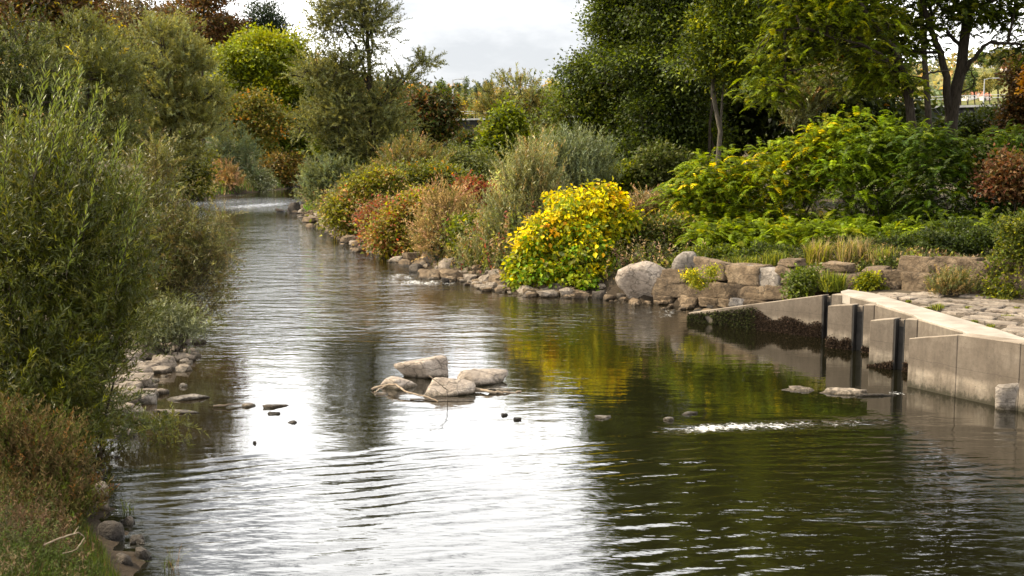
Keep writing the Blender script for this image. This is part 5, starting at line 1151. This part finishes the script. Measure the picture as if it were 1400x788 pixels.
# =================================================================== NEAR LEFT BANK
# the near willow: long upright shoots with narrow leaves
SEED[0] += 1; rng = np.random.default_rng(SEED[0])
YN = 17.0
nb_ = np.array([W(60, 300, YN)[0], YN, gz(W(60, 300, YN)[0], YN) - .1])
nroot = empty("willow_bush", nb_, "big near willow bush with long upright shoots of narrow leaves at the frame edge", "shrub")
nl_ = px_lobes(YN, [(60, 250, 70, 90, .5), (100, 330, 85, 100), (20, 350, 90, 110, -.3), (120, 430, 75, 70), (40, 480, 90, 80, -.6), (150, 300, 45, 80, .8), (-60, 350, 90, 150), (90, 520, 70, 45, -.4), (140, 490, 34, 40, .2), (40, 560, 70, 40, -.8), (110, 575, 44, 36, -.5), (90, 610, 44, 26, -.9), (160, 455, 34, 46, .2), (170, 400, 40, 60, .6)], .8)
wp = [((.060, .070, .014), 4), ((.085, .080, .022), 2.5), ((.038, .045, .009), 4), ((.14, .15, .04), .8), (YG, .2)]
V1, f1, c1, P0, K = foliage(rng, nl_, 3500, 28, 'shoot', dict(len=.75, L=.105, W=.019, up=.75, out=.55, rnd=.45, fwd=.9, bend=.25, sag=.12), wp, .18, .5)
# the long top shoots
tops = []
for (x, y) in [(62, 70), (75, 105), (40, 95), (95, 90), (110, 85), (120, 120), (85, 130), (60, 150), (30, 140), (135, 150), (150, 165), (105, 165), (160, 185), (10, 150), (50, 185), (125, 195), (175, 200), (20, 200), (85, 190), (145, 215), (165, 235), (185, 250), (10, 110)]:
    for q in range(2): tops.append((x + rng.normal(0, 6), y + abs(rng.normal(0, 10)), YN + rng.normal(.2, .7)))
TP, TD, TN, TC = [], [], [], []
T = Tubes()
for (x, y, yy) in tops:
    tip = W(x, y, yy); root_ = W(x * .8 - 5 + rng.normal(0, 8), y + 170 + rng.normal(0, 20), yy - .1)
    tip = tip + np.array([abs(rng.normal(.05, .16)), rng.normal(0, .1), 0]); cv = curve(root_, tip, 8, rng, wig=.13, up=-.03); T.add(cv, np.linspace(.010, .003, 8), 4)
    k = 74; t = np.linspace(.05, 1, k); pos = np.column_stack([np.interp(t, np.linspace(0, 1, 8), cv[:, i]) for i in range(3)])
    tg = nrm(tip - root_); sd_ = rng.normal(size=(k, 3)); sd_ -= (sd_ @ tg)[:, None] * tg; sd_ = nrm(sd_)
    TP.append(pos); TD.append(tg * 1.0 + sd_ * .6); TN.append(rng.normal(size=(k, 3)) * .5 + tg * .4); TC.append(pal_pick(rng, [((.13, .17, .018), 3), ((.17, .20, .03), 2), ((.10, .13, .02), 2), ((.22, .24, .05), .7)], k))
V2, f2 = leaf_quads(np.vstack(TP), np.vstack(TD), np.vstack(TN), .12 * rng.uniform(.6, 1.2, sum(len(q) for q in TP)), .022)
Vn = np.vstack([V1, V2]); fn = np.vstack([f1, f2 + len(V1)]); cn = np.vstack([c1, np.vstack(TC)])
o = mesh_np("foliage", Vn, fn, M_WILLOW, nroot, nb_, cols=cn); o['kind'] = 'stuff'
for q in rng.permutation(len(P0))[:150]:
    a = nb_ + np.array([-.6 + rng.normal(0, .4), rng.normal(.3, .3), 0]); T.add(curve(a, P0[q], 7, rng, up=-.04, wig=.12), np.linspace(.026, .006, 7), 5)
T.build("stems", M_BARK, nroot, nb_)
NW = "willows over the near shallows"
plant("willow_shrub", "brownish olive willow shrub spreading out over the water beyond the stone bar", "shrub", 27.5, 200, [(228, 315, 50, 56), (272, 328, 38, 36), (205, 260, 40, 55, .6), (225, 380, 60, 45), (275, 370, 40, 36), (190, 340, 50, 70, .4), (205, 430, 50, 36), (215, 220, 18, 26, .4)], 'shoot', dict(len=.85, L=.10, W=.022, up=.55, out=.7, rnd=.35, sag=.15), 1800, 28, [(OL, 3), ((.10, .075, .032), 3), ((.20, .19, .09), 1.6), (OLD, 2)], .02, NW, mat=M_WILLOW, nstem=60, gap=.2, shell=.5, bark=M_BARK)
plant("willow_shrub", "thin arching willow sprays reaching furthest over the water", "shrub", 27.0, 215, [(305, 300, 22, 24), (310, 345, 18, 30), (300, 390, 22, 24), (290, 420, 26, 20), (262, 430, 26, 20)], 'shoot', dict(len=.6, L=.09, W=.02, up=.1, out=.8, rnd=.4, sag=.25), 170, 20, [((.10, .075, .032), 3), (OL, 3), ((.22, .2, .1), 1)], .010, NW, mat=M_WILLOW, nstem=50, shell=.8)
plant("willow_shrub", "low grey leaved willow shrub at the end of the stone bar", "shrub", 25.3, 235, [(240, 440, 38, 24), (215, 450, 30, 24), (265, 452, 22, 16), (200, 470, 24, 18)], 'shoot', dict(len=.5, L=.085, W=.022, up=.5, out=.7, rnd=.35), 420, 22, [((.16, .17, .11), 3), (GG, 2), (OLD, 2)], .010, NW, mat=M_WILLOW, nstem=24)
plant("willow_shrub", "drooping willow shoots trailing in the shallows before the near bush", "shrub", 17.6, 60, [(110, 550, 60, 26), (170, 585, 60, 10), (60, 585, 60, 30), (100, 605, 44, 26), (225, 578, 34, 6)], 'shoot', dict(len=.5, L=.09, W=.02, up=-.1, out=.6, rnd=.4, sag=.3), 420, 24, [((.05, .06, .018), 3), (OL, 2), ((.10, .10, .03), 2)], .006, NW, mat=M_WILLOW, nstem=14)
# dry weeds and grass at our feet
plant("dry_weeds", "reddish brown dry weeds on the near bank below the willow bush", "weed", 14.0, 50, [(50, 620, 70, 50), (90, 650, 40, 40), (30, 690, 70, 50, -.6), (80, 700, 60, 40, -.4), (0, 600, 60, 60), (60, 735, 70, 34, -1.0), (110, 690, 40, 34, -.2), (20, 750, 70, 40, -1.5)], 'shoot', dict(len=.42, L=.055, W=.011, up=1.0, out=.25, rnd=.3), 2300, 22, [((.085, .055, .03), 3), (OLD, 4), ((.13, .095, .05), 2), ((.16, .075, .03), .5), (MG, .8)], .006, None, mat=M_DRY, nstem=90, shell=.6)
nbk = [(LB[i][0] - .5, LB[i][1], .9) for i in range(8, 13)]
grass_patch("near_grass", nbk, 9000, .34, [((.03, .045, .006), 3), (OLD, 3), ((.06, .05, .02), 2), ((.10, .06, .03), 4)], 311, .009, "green and brown grass on the near bank")
grass_patch("near_grass", [(-4.3, 12.6, .5), (-4.9, 13.4, .6), (-5.2, 12.2, .8)], 6500, .30, [((.035, .055, .006), 3), ((.05, .075, .008), 2), (OLD, 2), ((.10, .065, .03), 1.5)], 312, .009, "fresh green grass at the lowest corner of the near bank")
tuft("sparse reed stems standing out of the water off the near bank", 232, 783, 12, 40, 50, 26, [(OL, 2), (MG, 2), ((.14, .08, .04), 1)], "reed_tuft", .008, None, z=-.05)
tuft("thin green reed sprig beside the near bank rocks", 172, 705, 14, 26, 40, 22, [(MG, 2), (BG, 1)], "reed_tuft", .008, None, z=-.05)

grass_patch("near_grass", [(-4.5, 11.9, 1.0), (-4.1, 10.6, 1.2), (-3.6, 9.4, 1.0)], 15000, .26, [((.03, .05, .006), 3), ((.055, .085, .009), 3), (OLD, 2), ((.10, .065, .03), 1)], 316, .008, "short green grass in the near corner of the bank")
weeds("near_weeds", "brown stalks and leaves over the near corner of the bank", [(-5.6, 13.6, .9), (-5.0, 12.2, 1.0), (-4.6, 11.0, 1.2), (-4.4, 9.8, 1.2)], 1100, .32, .05, .011, [((.085, .05, .028), 3), (OLD, 3), ((.045, .065, .01), 3), ((.14, .10, .055), 1)], 417, 22, M_DRY)
grass_patch("near_grass", [(l[0] - .12, l[1], .5) for l in LB[9:14]], 6000, .22, [((.03, .05, .006), 3), ((.06, .09, .009), 2), (OLD, 3), ((.10, .065, .03), 2)], 318, .009, "grass fringe hanging over the near waterline")
rubble("bank_rubble", "small dark stones at the near waterline", [(l[0] + .05, l[1], .35) for l in LB[8:14]], 45, .12, M_DARKROCK, 419, .35)
# =================================================================== FAR: BRIDGE, LAMP, HOUSES, HILL TREES
def box(bm, c, sx, sy, sz, rz=0.0):
    m = Matrix.Translation(c) @ Matrix.Rotation(rz, 4, 'Z') @ Matrix.Diagonal((sx, sy, sz, 1)); bmesh.ops.create_cube(bm, size=1.0, matrix=m)
ba = np.array([-40.0, 192.0]); bb = np.array([95.0, 88.0]); bd = (bb - ba) / np.linalg.norm(bb - ba); bang = math.atan2(bd[1], bd[0]); bl = np.linalg.norm(bb - ba); bc = (ba + bb) / 2
def deckz(): return 9.9
bridge = empty("bridge", (bc[0], bc[1], 1.5), "long dark girder bridge with a pale deck crossing behind the trees", "bridge")
bo = bridge.location
bm = bmesh.new(); box(bm, (bc[0], bc[1], deckz() - 1.35), bl, 5.0, 2.1, bang); bm_obj("girder", bm, M_GIRDER, bridge, bo)
bm = bmesh.new(); box(bm, (bc[0], bc[1], deckz() - .11), bl, 6.2, .22, bang); bm_obj("deck", bm, M_DECK, bridge, bo)
for i in range(24):
    q = ba + bd * (bl * (i + .5) / 24) + np.array([bd[1], -bd[0]]) * 2.56
    bm = bmesh.new(); box(bm, (q[0], q[1], deckz() - 1.35), .22, .10, 2.0, bang); bm_obj("stiffener", bm, M_GIRDER, bridge, bo)
for i in (0, 1, 2, 3):
    q = ba + bd * (bl * (.12 + .25 * i)); bm = bmesh.new(); box(bm, (q[0], q[1], 3.6), 1.6, 4.6, 7.6, bang); bm_obj("pier", bm, M_CONC, bridge, bo)
for sgn in (-1, 1):
    T = Tubes(); nn = np.array([bd[1], -bd[0]]) * 2.9 * sgn
    T.add([[*(ba + nn), deckz() + 1.0], [*(bb + nn), deckz() + 1.0]], [.03, .03], 6); T.build("railing", M_POST, bridge, bo)
def lamp(px, Y, topy, label, k=1.0):
    t_ = W(px, topy, Y); base = np.array([t_[0], Y, deckz() + .01]); root = empty("street_lamp", base, label, "street lamp")
    T = Tubes(); T.add([base, [base[0], Y, t_[2]]], [.16 * k, .09 * k], 8); T.build("pole", M_POST, root, base)
    T = Tubes(); T.add([[base[0], Y, t_[2] - .1], [base[0] + .5, Y, t_[2] + .05], [base[0] + 1.1, Y, t_[2] + .08]], [.08 * k, .07 * k, .06 * k], 6); T.build("arm", M_POST, root, base)
    bm = bmesh.new(); box(bm, (base[0] + 1.3, Y, t_[2] + .07), .9, .35 * k, .16 * k); bm_obj("lamp_head", bm, M_POST, root, base, .04)
def onbridge(px):    # distance at which a sight line meets the bridge axis
    k = (px - CX) / F / 1.0; # x = k*zc
    best = min(np.linspace(0, 1, 400), key=lambda t: abs(proj(*(ba + bd * bl * t), 10.0)[0] - px)); return float((ba + bd * bl * best)[1])
lamp(619, onbridge(619), 109, "tall thin grey street lamp standing on the bridge against the hillside")
lamp(1346, onbridge(1346), 108, "thin grey street lamp on the bridge seen past the locust trunk", .45)

def hill_hit(px, py):
    d = ray(px, py); ys = np.linspace(255, 690, 900); q = np.outer(ys / d[1], d) + np.array([0, 0, H])
    hit = np.where(hill_h(q[:, :2]) >= q[:, 2])[0]
    return float(ys[hit[0]]) if len(hit) else 500.0
def house(px, py, wpx, rz, label, wall, roof, nwin, deep=.8, tall=.42):
    Y = hill_hit(px, py); s_ = mpp(Y); w = wpx * s_; d = w * deep; hgt = w * tall
    b = W(px, py, Y); root = empty("house", b, label, "house", "houses on the far hillside"); root.rotation_euler = (0, 0, rz)
    bm = bmesh.new(); box(bm, (0, 0, hgt / 2 - hgt * .3), w, d, hgt * 1.6); bm_obj("wall", bm, wall, root)
    rh = d * .42; bm = bmesh.new(); ov = w * .05; e = hgt * 1.06
    vs = [(-w / 2 - ov, -d / 2 - ov, e), (w / 2 + ov, -d / 2 - ov, e), (w / 2 + ov, d / 2 + ov, e), (-w / 2 - ov, d / 2 + ov, e), (-w / 2 - ov, 0, e + rh), (w / 2 + ov, 0, e + rh)]
    v = [bm.verts.new(q) for q in vs]
    for fa in ((0, 1, 5, 4), (2, 3, 4, 5), (3, 0, 4), (1, 2, 5), (0, 3, 2, 1)): bm.faces.new([v[q] for q in fa])
    r = bm_obj("roof", bm, roof, root)
    bm = bmesh.new(); box(bm, (w * .2, d * .12, e + rh * .9), w * .07, w * .07, rh * .6); bm_obj("chimney", bm, roof, r)
    for i in range(nwin):
        x = -w / 2 + w * (i + .5) / nwin; z = hgt * .5
        bm = bmesh.new(); box(bm, (x, -d / 2 - .02, z), w * .15, .14, hgt * .42); f_ = bm_obj("window", bm, M_TIMBER if wall is M_PINK else M_RENDER, root)
        bm = bmesh.new(); box(bm, (x, -d / 2 - .07, z), w * .12, .10, hgt * .36); bm_obj("pane", bm, M_GLASS, f_)
house(1325, 137, 15, .3, "white house with reddish roof low behind the bridge, nearest the locust trunk", M_RENDER, M_ROOF, 2)
house(1337, 133, 13, -.5, "half timbered gabled house with dark wood in the low cluster", M_PINK, M_ROOF, 2)
house(1347, 137, 12, .2, "pink walled low house at the open end of the low cluster", M_PINK, M_ROOF, 2)
house(1329, 129, 12, .5, "reddish roofed house topmost in the low cluster", M_RENDER, M_ROOF, 2)
house(1339, 91, 11, .4, "white house with pale red roof high on the far hill, nearest the trunk", M_RENDER, M_ROOF, 3)
house(1345, 87, 9, -.2, "small red roofed house highest on the far hill", M_RENDER, M_ROOF, 2)
house(1356, 93, 9, -.3, "white house with grey roof high on the far hill", M_RENDER, M_ROOFD, 3)
house(1373, 97, 8, .2, "lone pinkish house high on the far hill toward the orange tree", M_PINK, M_ROOF, 2)

gh = "trees on the far hillside"
def htree(name, label, px, py, w, h, Y, pal, n=110, style='ball', col=False):
    lo = [(px, py + h * .25, w * .5, h * .28), (px + w * .12, py - h * .08, w * .38, h * .30), (px - w * .05, py - h * .3, w * .22, h * .22)] if not col else [(px, py + h * .2, w * .42, h * .3), (px, py - h * .15, w * .34, h * .28), (px, py - h * .38, w * .16, h * .14)]
    s = mpp(Y)
    plant(name, label, "tree", Y, px, lo, 'ball', dict(r=w * s * .12, L=w * s * .13, W=w * s * .09), n, 16, pal, .25, gh, gap=.05, twigs=.05, shell=.35)
FY = [((.30, .26, .10), 3), ((.22, .20, .08), 2), (OL, 2)]; FG = [((.10, .13, .06), 3), (MG, 2), (OL, 1)]; FGY = [((.55, .42, .10), 3), ((.35, .33, .08), 2)]; FDK = [((.04, .06, .045), 3), ((.06, .08, .06), 2)]; FOR = [((.45, .28, .10), 3), (BE, 2)]  # lighter far-tree tones, standing in for haze in the leaf colour
htree("poplar_tree", "tall columnar olive poplar beyond the bridge, taller of the pair", 637, 140, 13, 72, 230, FG + [(OL, 2)], 150, col=True)
htree("poplar_tree", "columnar olive poplar beyond the bridge, shorter of the pair", 645, 145, 10, 50, 232, FG + [((.30, .28, .05), 2)], 110, col=True)
htree("poplar_tree", "slim golden poplar at the edge of the big olive willow", 666, 135, 10, 40, 235, FGY + FG, 100, col=True)
htree("birch_tree", "yellow pointed tree standing on the bridge approach by the street lamp", 630, 148, 13, 26, 215, FGY, 90)
htree("birch_tree", "pale gold small tree above the bridge deck", 652, 147, 12, 22, 215, FGY + FOR, 90)
htree("maple_tree", "green spreading tree left of the street lamp", 605, 135, 30, 40, 215, [(MG, 3), (BG, 2), (FG[0][0], 2)], 150)
htree("maple_tree", "pale green small tree behind the russet tree", 580, 148, 20, 26, 240, FG + FY, 90)
htree("spruce_tree", "dark bluish spruce behind the poplars", 652, 125, 9, 20, 300, FDK, 70, col=True)
htree("pine_tree", "dark spreading pine on the skyline over the willow", 667, 118, 16, 14, 420, FDK, 80)
htree("pine_tree", "dark small pine on the skyline between poplar and spreading pine", 654, 119, 9, 12, 430, FDK, 60)
htree("oak_tree", "hazy green tree on the skyline left of the street lamp", 603, 120, 16, 16, 420, FG, 70)
htree("oak_tree", "hazy round tree on the skyline right of the street lamp", 626, 120, 12, 12, 425, FG + FDK, 60)
htree("oak_tree", "pale autumn tree on the hillside just above the street lamp's foot", 620, 140, 20, 26, 320, FY, 80)
htree("oak_tree", "beige autumn tree on the hillside near the skyline left", 590, 134, 24, 22, 360, FY + FOR, 80)
htree("oak_tree", "orange tinted tree on the hillside beside the poplar pair", 655, 138, 14, 20, 330, FOR, 70)
htree("oak_tree", "soft yellow tree on the skyline beside the dark wood", 757, 125, 26, 34, 240, FY + FGY, 100)
htree("oak_tree", "olive tree below the high white houses", 1330, 112, 24, 26, 260, FG, 90)
htree("oak_tree", "yellow olive tree between high houses and low cluster", 1347, 112, 20, 24, 250, FY, 90)
htree("oak_tree", "green tree beside the lone pinkish house", 1362, 108, 20, 24, 280, FG + FY, 90)
htree("oak_tree", "autumn tree on the hill crest above the houses", 1365, 78, 30, 22, 420, FY + FG, 90)
htree("oak_tree", "green tree on the hill crest left of the autumn one", 1343, 80, 22, 18, 430, FG, 80)
htree("oak_tree", "russet tree on the crest near the frame edge", 1386, 76, 24, 20, 420, FOR + FG, 80)
htree("oak_tree", "dark tree on the hillside beside the locust trunk", 1318, 100, 26, 34, 300, FDK + FG, 90)
htree("oak_tree", "olive tree in the gap between the locust trunks", 1310, 118, 20, 30, 240, FG + FY, 80)
# the rest of the hillside wood reads as one mass
hr = np.random.default_rng(77); n = 2600
hxy = np.column_stack([hr.uniform(-260, 330, n), hr.uniform(265, 690, n)]); az = np.degrees(np.arctan2(hxy[:, 0], hxy[:, 1]))
hxy = hxy[(az > -34) & (az < 34)]
hp = proj(hxy[:, 0], hxy[:, 1], hill_h(hxy) + 4)[0]; hxy = hxy[~((hp > 1308) & (hp < 1384) & (hxy[:, 1] < hill_hit(1345, 91) + 4))]; n = len(hxy)   # the clearing the houses stand in
hb = np.column_stack([hxy, hill_h(hxy)]); 
lob = []; k = 26; cs = hr.uniform(3.0, 6.0, n)
P = hb[:, None] + np.array([0, 0, 1.0]) * (cs * .75)[:, None, None] + nrm(hr.normal(size=(n, k, 3))) * (cs[:, None, None] * np.array([.7, .7, .85])) * hr.uniform(.6, 1, (n, k, 1))
D = hr.normal(size=(n, k, 3)) + np.array([0, 0, -.2]); N = hr.normal(size=(n, k, 3)) * .6 + np.array([0, -.3, 1])
cc = pal_pick(hr, FY + FG + FOR[:1] + FDK[:1], n)
TRI[0] = True
V, f = leaf_quads(P.reshape(-1, 3), D.reshape(-1, 3), N.reshape(-1, 3), np.repeat(cs, k) * .42, np.repeat(cs, k) * .34)
o = mesh_np("hillside_woods", V, f, M_LEAF, None, None, cols=np.repeat(cc, k, 0) * np.exp(hr.normal(0, .2, n * k))[:, None])
tag(o, "autumn wood covering the far hillside", None, None, 'stuff')
